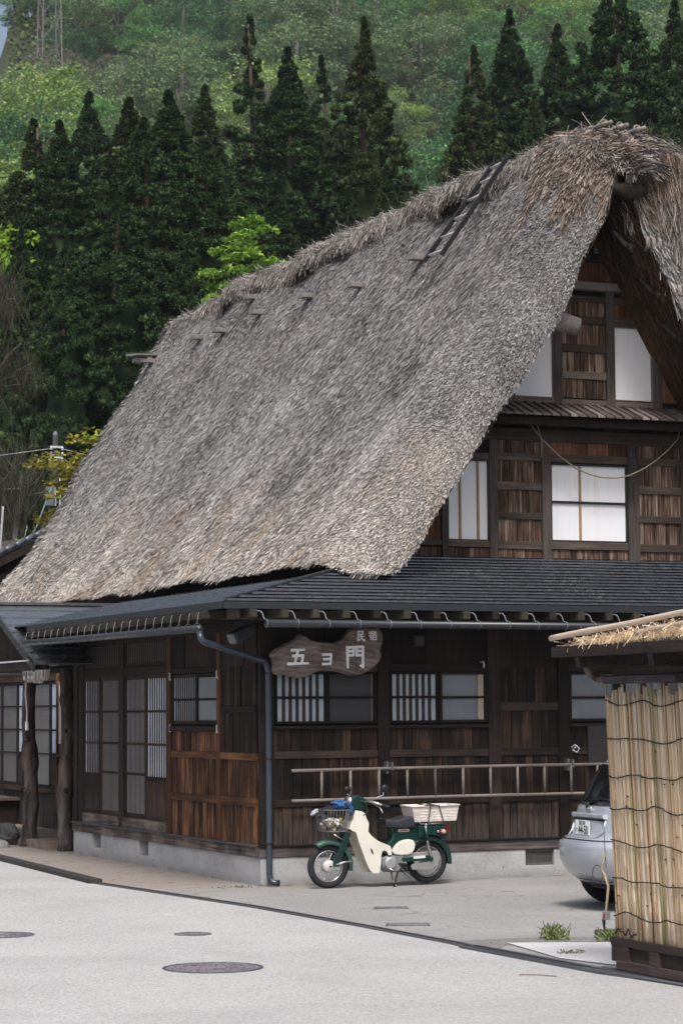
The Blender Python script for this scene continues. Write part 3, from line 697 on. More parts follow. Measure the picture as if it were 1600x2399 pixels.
# --- thatch
PO = np.array([(4.82, 9.10), (4.58, 9.06), (4.40, 8.93), (4.2, 8.62), (3.95, 8.19), (3.58, 7.58), (3.06, 6.70), (2.3, 5.50), (1.79, 4.78), (1.34, 4.16), (1.03, 3.80), (.95, 3.70)])
_seg = np.hypot(*np.diff(PO, axis=0).T); _cum = np.concatenate([[0], np.cumsum(_seg)]); SL = _cum[-1]
def prof(s):
    x = np.interp(s, _cum, PO[:, 0]); z = np.interp(s, _cum, PO[:, 1]); e = .25
    dx = np.interp(s + e, _cum, PO[:, 0]) - np.interp(s - e, _cum, PO[:, 0]); dz = np.interp(s + e, _cum, PO[:, 1]) - np.interp(s - e, _cum, PO[:, 1])
    L = np.hypot(dx, dz); dx, dz = dx / L, dz / L
    return x, z, dx, dz, dz * 1.0, -dx                   # point, down tangent, outward normal (nx, nz)
def wob(s, y):
    return .030 * np.sin(s * 2.1 + y * 1.3) + .022 * np.sin(y * 3.7 - s * 1.1) + .018 * np.sin(s * 5.3 + y * 2.2) + .02 * np.sin(y * 1.1 + 2) * np.sin(s * 1.7)
YF, YB, LW, TH = .75, 15.55, 1.1, .64
def thsurf(s, w, TH=TH):
    """s along the slope, w across: w<0 wraps round the front verge, w>L wraps round the rear one"""
    x, z, dx, dz, nx, nz = prof(s); L = YB - YF
    a = np.where(w < 0, np.clip(-w / LW, 0, 1) * PI / 2, np.where(w > L, np.clip((w - L) / LW, 0, 1) * PI / 2, 0))
    sg = np.where(w < 0, -1.0, 1.0)
    off = -TH * (1 - np.cos(a)) * np.clip(.55 + s / 3, .55, 1) + wob(s, w)
    y = np.where(w < 0, YF, np.where(w > L, YB, YF + w)) + sg * .8 * np.sin(a)
    X = x + nx * off; Z = np.maximum(z + nz * off, 3.56)
    ca, sa = np.cos(a), np.sin(a)
    return np.stack([X, y, Z], -1), np.stack([dx, 0 * dx, dz], -1), np.stack([nx * ca, sg * sa, nz * ca], -1)
def mirror(p):
    q = p.copy(); q[..., 0] = 2 * XR - q[..., 0]; return q
ns, nw = 90, 200
sv = np.linspace(0, SL, ns); wv = np.concatenate([np.linspace(-LW, 0, 14)[:-1], np.linspace(0, YB - YF, nw - 26), np.linspace(YB - YF, YB - YF + LW, 14)[1:]]); nw = len(wv)
G_, _, q_ = thsurf(*np.meshgrid(sv, wv, indexing='ij')); G_ = G_ - q_ * .05; G2_, _, q_ = thsurf(*np.meshgrid(sv, wv, indexing='ij'), TH=.86); G2_ = G2_ - q_ * .05
idx = np.arange(ns * nw).reshape(ns, nw)
F_ = np.stack([idx[:-1, :-1], idx[1:, :-1], idx[1:, 1:], idx[:-1, 1:]], -1).reshape(-1, 4)
vv = np.concatenate([G_.reshape(-1, 3), mirror(G2_).reshape(-1, 3)]); ff = np.concatenate([F_, F_[:, ::-1] + ns * nw])
thatch = npmesh('thatch_roof', vv, ff, THBASE, H, True)
# soffit under the thatch at both ends, and underside of the eaves
b = MB(); xs_ = np.linspace(.3, SL, 14); pr = prof(xs_)
tt = TH * np.clip(.55 + xs_ / 3, .55, 1)
ins2 = [(pr[0][i] - pr[4][i] * tt[i] * .86 / TH, max(3.45, pr[1][i] - pr[5][i] * tt[i] * .86 / TH)) for i in range(14)]
ins = [(pr[0][i] - pr[4][i] * tt[i], max(3.45, pr[1][i] - pr[5][i] * tt[i])) for i in range(14)]
for M_, ins in ((lambda x: x, ins), (lambda x: 2 * XR - x, ins2)):
    for y0, y1 in ((-.05, 1.14), (15.0, 16.34)):
        for i in range(13):
            (x0, z0), (x1, z1) = ins[i], ins[i + 1]
            b.add([(M_(x0), y0, z0), (M_(x0), y1, z0), (M_(x1), y1, z1), (M_(x1), y0, z1)], [(0, 1, 2, 3)])
    b.add([(M_(1.02), .35, 3.69), (M_(1.02), 16.3, 3.69), (M_(1.85), 16.3, 3.80), (M_(1.85), 0.35, 3.80)], [(0, 1, 2, 3)])
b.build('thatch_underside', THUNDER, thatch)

def blades(P_, D, Nn, L, Wd, lift, skew=.12, sink=.03, roll=.9):
    """one thin tapered straw per point; D down direction, Nn normal"""
    n = len(P_)
    Sd = np.cross(D, Nn); Sd /= np.linalg.norm(Sd, axis=1, keepdims=True)
    dr = D + Sd * npr.normal(0, skew, (n, 1)) + Nn * lift; dr /= np.linalg.norm(dr, axis=1, keepdims=True)
    ro = npr.uniform(-roll, roll, (n, 1)); wd = Sd * np.cos(ro) + Nn * np.sin(ro)
    a = P_ - Nn * sink - dr * L * .35; c = P_ + dr * L * .65; h = wd * Wd / 2
    V_ = np.stack([a - h, a + h, c + h * .75, c - h * .75], 1).reshape(-1, 3)
    return V_, np.arange(n * 4).reshape(n, 4)
def join(parts):
    vs, fs, o = [], [], 0
    for v_, f_ in parts: vs.append(v_); fs.append(f_ + o); o += len(v_)
    return np.concatenate(vs), np.concatenate(fs)
U = lambda a, c, n: npr.uniform(a, c, n)
n = 560000
s_ = SL * U(0, 1, n); w_ = U(0, YB - YF, n); p_, d_, n_ = thsurf(s_, w_)
pa = [blades(p_, d_, n_, U(.08, .24, (n, 1)), U(.0045, .009, (n, 1)), U(.0, .22, (n, 1)), .07, .015, .8)]
n = 150000                                              # cut ends along the front verge
s_ = SL * U(0.06, 1, n); w_ = .7 - (LW + .7) * U(0, 1, n) ** .8; p_, d_, n_ = thsurf(s_, w_); ww = np.clip((.7 - w_) / 1.2, 0, 1)[:, None]
pa.append(blades(p_, d_, n_, U(.05, .14, (n, 1)), U(.0055, .0105, (n, 1)), .05 + ww * U(.02, .45, (n, 1)), .1 + .15 * ww, .015))
n = 9000
s_ = SL * U(0, 1, n); w_ = YB - YF + LW * U(0, .9, n); p_, d_, n_ = thsurf(s_, w_)
pa.append(blades(p_, d_, n_, U(.12, .30, (n, 1)), U(.010, .02, (n, 1)), U(.05, .5, (n, 1)), .2))
n = 50000                                              # right-hand verge and top
s_ = SL * U(0, 1, n) ** 1.4; w_ = U(-LW, 1.5, n); p_, d_, n_ = thsurf(s_, w_, .86)
d2 = d_ + np.array([[0.25, 0, -.35]]) * U(0, 1, (n, 1)); d2 /= np.linalg.norm(d2, axis=1, keepdims=True)
q = blades(p_, d2, n_, U(.14, .36, (n, 1)), U(.006, .013, (n, 1)), U(.0, .3, (n, 1)), .15); pa.append((mirror(q[0]), q[1]))
n = 14000                                              # shaggy lower edge
s_ = np.full(n, SL) - U(.06, .26, n); w_ = U(-LW * .9, YB - YF, n); p_, d_, n_ = thsurf(s_, w_)
pa.append(blades(p_, d_ * 1, n_, U(.10, .24, (n, 1)), U(.006, .012, (n, 1)), U(-.3, .15, (n, 1)), .15, .0))
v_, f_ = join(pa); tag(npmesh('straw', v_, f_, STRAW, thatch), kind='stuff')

# ridge cap
nr, nyy = 13, 90
ys = np.concatenate([np.linspace(-.25, .8, 18)[:-1], np.linspace(.8, 15.95, nyy - 17)])
def capsurf(t, y):
    """t -1..1 across the ridge"""
    a = t * PI * .56; r1 = .63 + .04 * np.sin(y * 2.3) + .03 * np.sin(y * 5.1 + 1); h = .06 * np.sin(y * 1.7 + .5) + .05 * np.sin(y * 4.3)
    q = np.sqrt(np.clip(1 - (np.clip(.75 - y, 0, 2) / 1.02) ** 2, .02, 1)) * (1 - .35 * np.clip((y - 12.5) / 3.4, 0, 1))
    x = XR + np.sin(a) * r1 * 1.02 * q * np.where(a > 0, 1 + .9 * np.clip((2.8 - y) / 2, 0, 1), 1); z = 8.84 - .12 * np.clip((3 - y) / 3, 0, 1) + h * .6 * q - .35 * (1 - q) + np.cos(a) * .36 * q
    return np.stack([x, y, z], -1), np.stack([np.cos(a) * np.sign(t + 1e-9), -np.clip(.75 - y, 0, 1) * 1.2, -np.abs(np.sin(a)) - .25], -1), np.stack([np.sin(a), -np.clip(.75 - y, 0, 1), np.cos(a)], -1)
T_, Y_ = np.meshgrid(np.linspace(-1, 1, nr), ys, indexing='ij'); CP, _, _ = capsurf(T_, Y_)
idx = np.arange(nr * nyy).reshape(nr, nyy); F_ = np.stack([idx[:-1, :-1], idx[1:, :-1], idx[1:, 1:], idx[:-1, 1:]], -1).reshape(-1, 4)
cap = npmesh('ridge_cap', CP.reshape(-1, 3) * np.array([1, 1, 1]) - np.array([0, 0, .045]), F_, THBASE, H, True)
n = 60000
t_ = U(-1, 1, n); y_ = U(-.3, 16.0, n); clump = np.sin(y_ * 7.3 + np.sin(y_ * 2.9) * 3) * .5 + .5
p_, d_, n_ = capsurf(t_, y_); d_ /= np.linalg.norm(d_, axis=1, keepdims=True)
pa = [blades(p_, d_, n_, U(.12, .36, (n, 1)) * (.6 + .5 * clump[:, None]), U(.006, .013, (n, 1)), U(-.12, .10, (n, 1)) + .05 * clump[:, None], .40, .03)]
n = 4500
t_ = U(-.7, .5, n); y_ = U(-.3, 16.0, n); p_, d_, n_ = capsurf(t_, y_); d2 = np.stack([U(-.3, .1, n), U(-1, 1, n), U(-.2, .2, n)], -1); d2 /= np.linalg.norm(d2, axis=1, keepdims=True)
pa.append(blades(p_ + n_ * .02, d2, n_, U(.15, .36, (n, 1)), U(.005, .010, (n, 1)), U(-.08, .05, (n, 1)), .2, 0))
v_, f_ = join(pa); tag(npmesh('ridge_straw', v_, f_, STRAWR, cap), kind='stuff')
# hood of brown straw fanning down over the gable peak
for side, mt in ((0, STRAWO), (1, STRAWO)):
    n = 20000
    s_ = 1.75 * U(0, 1, n) ** .75; w_ = -LW * U(-.45, 1, n)
    lim = 1.35 + .3 * np.sin(w_ * 9 + 1) + .25 * np.sin(w_ * 23) - .55 * np.clip(w_ + .2, 0, 1); keep = s_ < lim * U(.75, 1.0, n); s_, w_ = s_[keep], w_[keep]; n = len(s_)
    p_, d_, n_ = thsurf(s_, w_, TH if side == 0 else .86); p_ = p_ + n_ * (.07 * (1 - s_[:, None] / 1.9))
    d2 = d_ * 1.0 + np.array([[0, -1, 0]]) * U(.0, .6, (n, 1)) * (w_[:, None] > -.7); d2 /= np.linalg.norm(d2, axis=1, keepdims=True)
    q = blades(p_, d2, n_, U(.16, .46, (n, 1)), U(.006, .013, (n, 1)), U(-.05, .14, (n, 1)), .2)
    tag(npmesh('hood_straw', q[0] if side == 0 else mirror(q[0]), q[1], mt, cap), kind='stuff')
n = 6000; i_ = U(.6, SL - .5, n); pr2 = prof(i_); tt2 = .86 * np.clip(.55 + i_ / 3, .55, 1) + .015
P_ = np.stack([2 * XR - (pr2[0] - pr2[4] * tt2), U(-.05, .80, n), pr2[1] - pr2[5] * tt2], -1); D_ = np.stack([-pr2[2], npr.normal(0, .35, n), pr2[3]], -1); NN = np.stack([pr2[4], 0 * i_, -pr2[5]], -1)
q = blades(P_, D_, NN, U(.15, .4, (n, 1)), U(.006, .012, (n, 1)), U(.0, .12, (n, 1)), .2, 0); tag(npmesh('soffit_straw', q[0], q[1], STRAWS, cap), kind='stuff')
# thick curtain of straw hanging over the right-hand verge
VZ = np.array([8.6, 8.25, 7.8, 7.45, 7.2, 6.95, 6.77, 6.2, 5.4, 4.6]); VI = np.array([5.0, 4.95, 4.86, 5.06, 5.29, 5.37, 5.54, 5.95, 6.5, 7.05]); VO = np.array([5.45, 5.66, 5.95, 6.15, 6.3, 6.46, 6.6, 6.95, 7.4, 7.9])
n = 26000; z_ = 4.6 + 3.72 * U(0, 1, n) ** .8; t_ = U(0, 1, n); jag = .05 * np.sin(z_ * 17) + .04 * np.sin(z_ * 31)
xi = np.interp(z_, VZ[::-1], VI[::-1]) + jag; xo = np.interp(z_, VZ[::-1], VO[::-1]); x_ = xi + (xo - xi) * t_
P_ = np.stack([x_, .10 - .28 * np.sin(t_ * PI * .62) + U(-.05, .10, n), z_ + .30], -1)
D_ = np.stack([.30 * U(-.2, 1.2, n), -.12 * U(0, 1, n), -np.ones(n)], -1); D_ /= np.linalg.norm(D_, axis=1, keepdims=True); NN = np.stack([-.35 + .5 * t_, -np.ones(n), .25 * np.ones(n)], -1); NN /= np.linalg.norm(NN, axis=1, keepdims=True)
q = blades(P_, D_, NN, U(.16, .42, (n, 1)), U(.005, .0095, (n, 1)), U(-.05, .12, (n, 1)), .12, 0)
rust = (z_ > 7.75 + U(-.3, .3, n)) & (x_ < 5.15 + U(-.25, .3, n)) & (U(0, 1, n) < .7)
brn = ~rust & (z_ > 7.6 + U(-.5, .5, n))
for sel, mt in ((rust, STRAWX), (brn, STRAWO), (~rust & ~brn, STRAW)):
    vv_ = q[0].reshape(-1, 4, 3)[sel].reshape(-1, 3); tag(npmesh('verge_straw', vv_, np.arange(len(vv_)).reshape(-1, 4), mt, cap), kind='stuff')
b = MB()
for i in range(len(VZ) - 1): b.add([(VI[i] + .06, .12, VZ[i]), (VO[i], .02, VZ[i]), (VO[i + 1], .02, VZ[i + 1]), (VI[i + 1] + .06, .12, VZ[i + 1]), (VI[i] + .12, .5, VZ[i]), (VO[i], .5, VZ[i]), (VO[i + 1], .5, VZ[i + 1]), (VI[i + 1] + .12, .5, VZ[i + 1])], [(0, 1, 2, 3), (0, 3, 7, 4), (1, 5, 6, 2)])
b.build('verge_core', THBASE, cap)
b = MB(); b.tube([(4.56, -.10, 8.25), (4.75, -.16, 8.20), (4.98, -.12, 8.23)], [.06, .10, .08], 9); b.build('gable_log', plain('log_dark', (.035, .027, .022), .9, .2, 0, .4, 9), H, True)
MB().bar((4.74, -.16, 8.28), (4.80, -.12, 8.52), .07, .05).build('wood_wedge', WD_GREYEND, H)
for i, x in enumerate((4.50, 4.72, 4.96)):
    z = 9.05 - i * .015
    for j in (-1, 1): MB().tube([(x - .02 * j, -.12 + .03 * j, z - .02), (x + .10, .55, z + .05)], [.03, .022], 7).build('ridge_log', WD_GREYEND, H, True)
    MB().torus((x + .02, .02, z + .005), .045, .014, 'y', 12, 6).build('ridge_tie', WD_LADDER, H, True)
# pale straw lashings under the right verge
LASH = plain('straw_lashing', (.28, .25, .225), .8)
for x, y, z in ((5.12, .5, 7.62), (5.48, .5, 7.05), (5.80, .5, 6.50)):
    p = MB().tube([(x - .18, .2, z - .02), (x + .2, .35, z + .02)], .045, 7).build('lashed_pole', WD_LOG, H, True)
    for j in range(3):
        q = x - .09 + j * .085; MB().tube([(q, .0, z + .10), (q + .012, -.07, z + .03), (q + .03, -.06, z - .05), (q + .05, .02, z - .09)], .030, 6).build('lashing', LASH, p, True)
    MB().tube([(x - .28, .4, z + .20), (x - .16, .3, z + .02), (x - .10, .25, z - .07)], [.022, .032, .022], 7).build('strut', WG_POST, p, True)

# wooden pegs standing out of the thatch
def onslope(y, z):
    s = np.interp(-z, -PO[:, 1], _cum); p, d, n = thsurf(np.array([s]), np.array([y - YF])); return Vector(p[0]), Vector(d[0]), Vector(n[0])
PEG = plain('peg_grey', (.19, .178, .17), .85, .2, 0, .3, 10)
for y, z, L in ((3.52, 7.93, .12), (5.75, 7.97, .10), (7.95, 8.19, .09), (9.85, 8.19, .08), (11.6, 8.19, .10), (12.85, 8.26, .08), (15.1, 8.14, .26), (10.85, 8.62, .06)):
    p, d, n = onslope(y, z); e = Vector((-1, -.10, -.02)).normalized()
    MB().bar(p - e * .3, p + e * (L + .13), .17, .07).build('roof_peg', PEG, H, bevel=.01)
p, d, n = onslope(15.1, 8.14); MB().bar(p + Vector((-.48, -.12, .075)), p + Vector((.1, .1, .13)), .24, .035).build('roof_peg', PEG, H)
# ------------------------------------------------------------------ things on and beside the house
def ladder(name, label, a0, a1, b0, b1, rungs, r, rr, m, square=False, rm=None):
    t = thing(name, label, 'ladder', a0); o = Vector(a0); a0, a1, b0, b1 = [Vector(q) - o for q in (a0, a1, b0, b1)]
    for p, q in ((a0, a1), (b0, b1)):
        if square: MB().bar(p, q, r * 2.0, r * 2.6, (-.8, 0, .6)).build('side_rail', m, t, bevel=.006)
        else: MB().tube([p, p.lerp(q, .5) + Vector((0, 0, .006)), q], [r, r * .95, r * .85], 8).build('side_rail', m, t, True)
    for f in rungs: MB().tube([a0.lerp(a1, f), b0.lerp(b1, f)], rr, 6).build('rung', rm or m, t, True)
    return t
LD = plain('ladder_dark', (.014, .013, .015), .45, .4)
LR = plain('ladder_rung_grey', (.42, .41, .40), .6)
q0 = [onslope(y, z) for y, z in ((2.72, 7.60), (2.30, 8.86), (2.16, 7.58), (1.84, 8.84))]
q0 = [p + n * .27 for p, d, n in q0]
ladder('roof_ladder', 'dark ladder lying on the steep thatch just below the ridge', q0[0], q0[1], q0[2], q0[3], (.06, .24, .43, .62, .80, .95), .022, .018, LD, True, LR)
t = ladder('wall_ladder', 'long pale wooden ladder hung sideways on the dark plank wall', (.31, -.13, .937), (4.75, -.13, .952), (.31, -.13, 1.273), (4.75, -.13, 1.29), [.0815 + .0795 * i for i in range(12)], .019, .016, WD_LADDER)
for x in (1.49, 3.82):
    b = MB(); b.box(x - .015, -.12, 1.22, x + .015, -.04, 1.36); b.box(x + .035, -.155, 1.26, x + .06, -.04, 1.35); b.build('ladder_bracket', plain('bracket_grey', (.10, .105, .11), .6), H)

GL_ = {'go': [[(.2, .93), (.82, .96)], [(.5, .93), (.34, .1)], [(.24, .56), (.76, .6), (.68, .1)], [(0, .05), (1, .10)]],
       'yo': [[(.08, .9), (.93, .94), (.86, .04)], [(.16, .5), (.86, .53)], [(.04, .05), (.88, .09)]],
       'mon': [[(.08, 1), (.10, 0)], [(.10, .96), (.44, .98), (.42, .58)], [(.12, .78), (.42, .79)], [(.12, .58), (.42, .59)],
               [(.58, 1), (.58, .58)], [(.57, .98), (.94, 1), (.93, .03), (.80, .10)], [(.6, .79), (.92, .80)], [(.6, .59), (.92, .60)]],
       'min': [[(.18, .96), (.8, .98), (.78, .70), (.2, .68)], [(.2, .96), (.18, .02), (.45, .16)], [(.18, .45), (.92, .49)], [(.5, .68), (.62, .3), (.95, 0), (.99, .2)]],
       'shuku': [[(.5, 1), (.53, .9)], [(.06, .68), (.1, .86), (.96, .88), (.9, .72)], [(.32, .74), (.06, .38)], [(.22, .56), (.22, 0)], [(.4, .69), (.96, .71)], [(.68, .69), (.6, .5)],
                 [(.46, .5), (.45, 0)], [(.46, .5), (.92, .51), (.91, 0)], [(.46, .26), (.9, .27)], [(.45, .02), (.9, .02)]]}
WHITE = plain('lettering_white', (.80, .80, .82), .6)
def glyph(key, u0, z0, u1, z1, at, w, parent, wall='y', th=.012):
    for si, st in enumerate(GL_[key]):
        b = MB(); pts = [(u0 + (u1 - u0) * p[0], z0 + (z1 - z0) * p[1]) for p in st]
        for i in range(len(pts) - 1):
            a, c = Vector(pts[i]), Vector(pts[i + 1]); d = (c - a).normalized(); nn = Vector((-d.y, d.x))
            w0, w1 = w * (1.15 if i == 0 else .9), w * (.8 if i == len(pts) - 2 else 1.0); a2 = a - d * w * .35; c2 = c + d * w * .3
            q = [a2 + nn * w0 / 2, a2 - nn * w0 / 2, c2 - nn * w1 / 2, c2 + nn * w1 / 2]
            eps = i * .0006 + si * .0022
            P4 = (lambda e: [(p.x, at - e - eps, p.y) for p in q]) if wall == 'y' else (lambda e: [(at - e - eps, p.x, p.y) for p in q])
            b.hexa(P4(0) + P4(th))
        b.build('stroke', WHITE, parent)
SIGNP = [(0.035, 2.561), (0.079, 2.616), (0.187, 2.675), (0.345, 2.744), (0.38, 2.795), (0.454, 2.795), (0.494, 2.75), (0.583, 2.723), (0.703, 2.71), (0.832, 2.706), (0.923, 2.757), (1.015, 2.877), (1.197, 2.892), (1.369, 2.889), (1.419, 2.815), (1.429, 2.75), (1.392, 2.63), (1.387, 2.606), (1.412, 2.565), (1.365, 2.472), (1.253, 2.389), (1.152, 2.347), (1.031, 2.335), (0.94, 2.356), (0.86, 2.379), (0.71, 2.389), (0.581, 2.375), (0.491, 2.315), (0.382, 2.302), (0.294, 2.32), (0.235, 2.343), (0.097, 2.346), (0.063, 2.388), (0.074, 2.497)]
def mk_signwood():
    k = N('sign_wood_burl', .6, .3); p = k.pos()
    v = k.n('ShaderNodeTexWave', wave_type='RINGS', rings_direction='SPHERICAL'); k.put(v.inputs['Vector'], k.scale(p, (2.2, 1, 3.2))); v.inputs['Scale'].default_value = 1.6
    v.inputs['Distortion'].default_value = 6; v.inputs['Detail'].default_value = 4
    a = k.noise(k.scale(p, (4, 1, 7)), 1, 5, .6)
    f = k.math('ADD', k.math('MULTIPLY', v.outputs['Fac'], .12), k.math('MULTIPLY', a, .90))
    k.col(k.ramp(f, [(.25, (.045, .030, .025)), (.5, (.125, .098, .085)), (.72, (.26, .22, .20))])).bump(f, .5, .01); return k.m
SIGNW = mk_signwood()
def smooth_poly(p, it=2):
    for _ in range(it):
        q = []
        for i in range(len(p)):
            a, c = p[i], p[(i + 1) % len(p)]
            q += [(a[0] * .75 + c[0] * .25, a[1] * .75 + c[1] * .25), (a[0] * .25 + c[0] * .75, a[1] * .25 + c[1] * .75)]
        p = q
    return p
sp = smooth_poly(SIGNP); cx, cz = sum(p[0] for p in sp) / len(sp), sum(p[1] for p in sp) / len(sp)
t = thing('wooden_sign', 'burl wood inn sign with white brush lettering above the lattice window', 'sign', (0, 0, 0))
b = MB(); ns_ = len(sp); inn = [(cx + (x - cx) * .955, cz + (z - cz) * .90) for x, z in sp]
vs = [(x, -.12, z) for x, z in sp] + [(x, -.165, z) for x, z in sp] + [(x, -.195, z) for x, z in inn]
fs = [(i + k * ns_, (i + 1) % ns_ + k * ns_, (i + 1) % ns_ + (k + 1) * ns_, i + (k + 1) * ns_) for k in (0, 1) for i in range(ns_)] + [tuple(range(2 * ns_, 3 * ns_)), tuple(range(ns_ - 1, -1, -1))]
b.add(vs, fs).build('board', SIGNW, t)
for key, u0, z0, u1, z1, w_ in (('go', .243, 2.456, .481, 2.63, .030), ('yo', .658, 2.457, .774, 2.581, .026), ('mon', .948, 2.425, 1.166, 2.66, .029), ('min', 1.081, 2.724, 1.178, 2.836, .014), ('shuku', 1.233, 2.739, 1.325, 2.841, .013)):
    glyph(key, u0, z0, u1, z1, -.1952, w_, t)
for x in (.42, 1.2): MB().tube([(x, -.13, 2.74), (x, -.03, 2.99)], .008, 5).build('hanger', BLACK, t)
t = thing('porch_sign', 'pale carved signboard tucked under the porch beam', 'sign', (0, 0, 0))
sp = smooth_poly([(7.78, 2.66), (9.12, 2.68), (9.08, 2.50), (9.0, 2.40), (8.88, 2.42), (8.75, 2.36), (8.6, 2.43), (8.45, 2.34), (8.35, 2.42), (8.22, 2.335), (8.1, 2.42), (7.95, 2.38), (7.82, 2.47)])
MB().prism([(-.20, y, z) for y, z in sp], (.05, 0, 0)).build('board', plain('sign_pale_wood', (.46, .42, .39), .7, .3, 0, .5, 6), t)
for key, a, c in (('go', 8.95, 8.63), ('yo', 8.56, 8.40), ('mon', 8.28, 7.95)): glyph(key, a, 2.43, c, 2.66, -.2005, .045, t, 'x')
tag(MB().tube([(3.897, .88, 5.44), (4.052, .86, 5.252), (4.28, .86, 5.06), (4.526, .86, 4.903), (4.72, .86, 4.835), (4.901, .86, 4.803), (5.1, .86, 4.805), (5.283, .86, 4.844), (5.48, .86, 4.93), (5.671, .86, 5.049), (5.85, .86, 5.19), (5.996, .86, 5.339), (6.02, .87, 5.44)], .0095, 6).tube([(3.98, .87, 5.47), (4.045, .86, 5.25), (4.044, .86, 5.028)], .0095, 6).build('rope', plain('rope_tan', (.22, .185, .14), .9), None, True), 'tan rope hanging in a loose curve across the gable window', 'rope')
t = thing('floodlight', 'small dark floodlight under the corner of the eaves', 'lamp', (-.30, -.12, 2.80))
MB().bar((-.10, -.06, -.05), (.10, .0, .05), .14, .12).build('housing', NAVY, t, bevel=.02); MB().bar((-.125, -.067, -.062), (-.1, -.06, -.05), .13, .11).build('lens', plain('lamp_lens', (.08, .09, .10), .2, .6), t); MB().bar((.05, 0, .05), (.22, .06, .13), .03, .03).build('arm', BLACK, t)
t = thing('junction_box', 'dark square box fixed high on the front wall', 'box', (1.925, -.03, 2.735))
MB().box(-.07, -.05, -.065, .07, 0, .065).build('case', plain('box_dark', (.03, .028, .03), .5), t, bevel=.01); MB().box(-.05, -.056, -.045, .05, -.05, .045).build('lid', plain('box_lid', (.045, .043, .045), .5), t)
t = thing('latch_hook', 'small white metal hook on the frame above the plain window', 'hook', (2.75, -.035, 2.46)); MB().tube([(-.025, 0, .03), (.0, -.03, .035), (.012, -.02, -.01), (.012, -.01, -.035)], .009, 6).build('hook', BRK, t, True)
t = thing('wall_tap', 'small white wire bracket on the wall above the ladder end', 'bracket', (3.93, -.05, 1.47))
MB().tube([(-.04, -.02, .02), (-.005, -.05, .05), (.05, -.05, .01), (.02, -.05, -.04), (-.03, -.03, -.01)], .009, 5).build('loop', BRK, t, True); MB().tube([(-.01, 0, 0), (0, -.05, .02)], .01, 6).build('stem', BRK, t)
t = thing('pull_cord', 'white pull cord with a weight hanging by the log post', 'cord', (-.5, 7.80, 0))
MB().tube([(0, 0, 2.52), (.0, .03, 2.2), (.01, -.01, 1.95), (.0, -.04, 1.82)], .012, 6).build('cord', plain('cord_white', (.62, .62, .63), .6), t, True); MB().lathe((0, -.04, 1.70), [(.012, .12), (.024, .11), (.026, .0), (.018, -.01)], 'z', 10).build('weight', plain('weight_white', (.72, .74, .78), .5), t)
def rock(name, loc, r, m, label, seed, cat='rock'):
    q = random.Random(seed); bm = bmesh.new(); bmesh.ops.create_icosphere(bm, subdivisions=3, radius=1)
    for v_ in bm.verts:
        n_ = 1 + .16 * math.sin(v_.co.x * 3.1 + seed) + .13 * math.sin(v_.co.y * 4.3 + seed * 2) + .1 * math.sin(v_.co.z * 5 + v_.co.x * 4) + q.uniform(-.03, .03)
        v_.co = Vector((v_.co.x * r[0], v_.co.y * r[1], max(v_.co.z * r[2], -.02))) * n_
    me = bpy.data.meshes.new(name); bm.to_mesh(me); bm.free(); o = link(name, me, m); o.location = loc; return tag(o, label, cat)
rock('boulder', (-.22, 9.75, .116), (.17, .42, .20), plain('stone_dark', (.075, .075, .078), .9, .2, 0, .4, 6), 'dark flat topped stone lying on the porch step', 2)
rock('stone', (-.66, 8.95, 0), (.20, .30, .13), plain('stone_grey', (.16, .165, .16), .9, .2, 0, .4, 7), 'rounded grey stone on the ground before the porch step', 5)

# ------------------------------------------------------------------ motorbike (side profile digitised in metres: x back from the front hub, y away from viewer, z up)
def bq(zx, zy):
    s = (zx - 330) / 717.0; kk = 1 - .0149 * s; return s, (-563 + 1508 * kk - zy) / (766 * kk)
BK = thing('motorbike', 'small green and white motorbike parked against the plank wall', 'motorbike', (.50, -.70, 0))
GRN = plain('paint_dark_green', (.005, .030, .024), .3, .5, 0, .12); GRNL = plain('paint_faded_green', (.028, .080, .066), .38, .5, 0, .15)
CREAM = plain('paint_cream', (.66, .64, .56), .38, .45, 0, .06, 6); CHR = plain('chrome', (.55, .56, .57), .22, .5, .9, .1); ALU = plain('engine_alloy', (.34, .34, .35), .4, .5, .6, .3, 20)
TYRE = plain('tyre_rubber', (.018, .019, .022), .75, .3); VINYL = plain('seat_vinyl', (.030, .032, .042), .4, .45); GREYP = plain('chaincase_grey', (.23, .23, .225), .45, .4)
def bprism(name, pts, y0, y1, m, parent=BK, bev=.006):
    P_ = [bq(*p) for p in pts]; return MB().prism([(s, y0, z) for s, z in P_], (0, y1 - y0, 0)).build(name, m, parent, False, bev)
def btube(name, pts, r, m, parent=BK, n=8):
    return MB().tube([(*(lambda q: (q[0], p[2], q[1]))(bq(p[0], p[1])),) for p in pts], r, n).build(name, m, parent, True)
def wheel(x, z, label):
    w = MB().torus((x, 0, z), .2055, .037, 'y', 48, 12, .95).build('wheel', TYRE, BK, True); w.name = 'wheel'
    b = MB(); b.torus((x, -.013, z), .167, .008, 'y', 48, 8); b.torus((x, .013, z), .167, .008, 'y', 48, 8); b.torus((x, 0, z), .170, .014, 'y', 48, 6, .9); b.build('rim', CHR if label == 'front' else ALU, w, True)
    b = MB()
    for i in range(36):
        a = 2 * PI * i / 36; a2 = a + (.55 if i % 2 else -.55); y = .03 if i % 4 < 2 else -.03
        b.tube([(x + .055 * math.cos(a2), y, z + .055 * math.sin(a2)), (x + .165 * math.cos(a), 0, z + .165 * math.sin(a))], .0016, 4)
    b.build('spokes', CHR, w)
    MB().lathe((x, 0, z), [(.02, -.062), (.062, -.058), (.068, -.045), (.068, .045), (.05, .058)], 'y', 28).build('hub', plain('hub_alloy', (.50, .50, .48), .5), w, True)
    MB().lathe((x, 0, z), [(.009, -.10), (.009, .10)], 'y', 10).build('axle', BLACK, w)
    return w
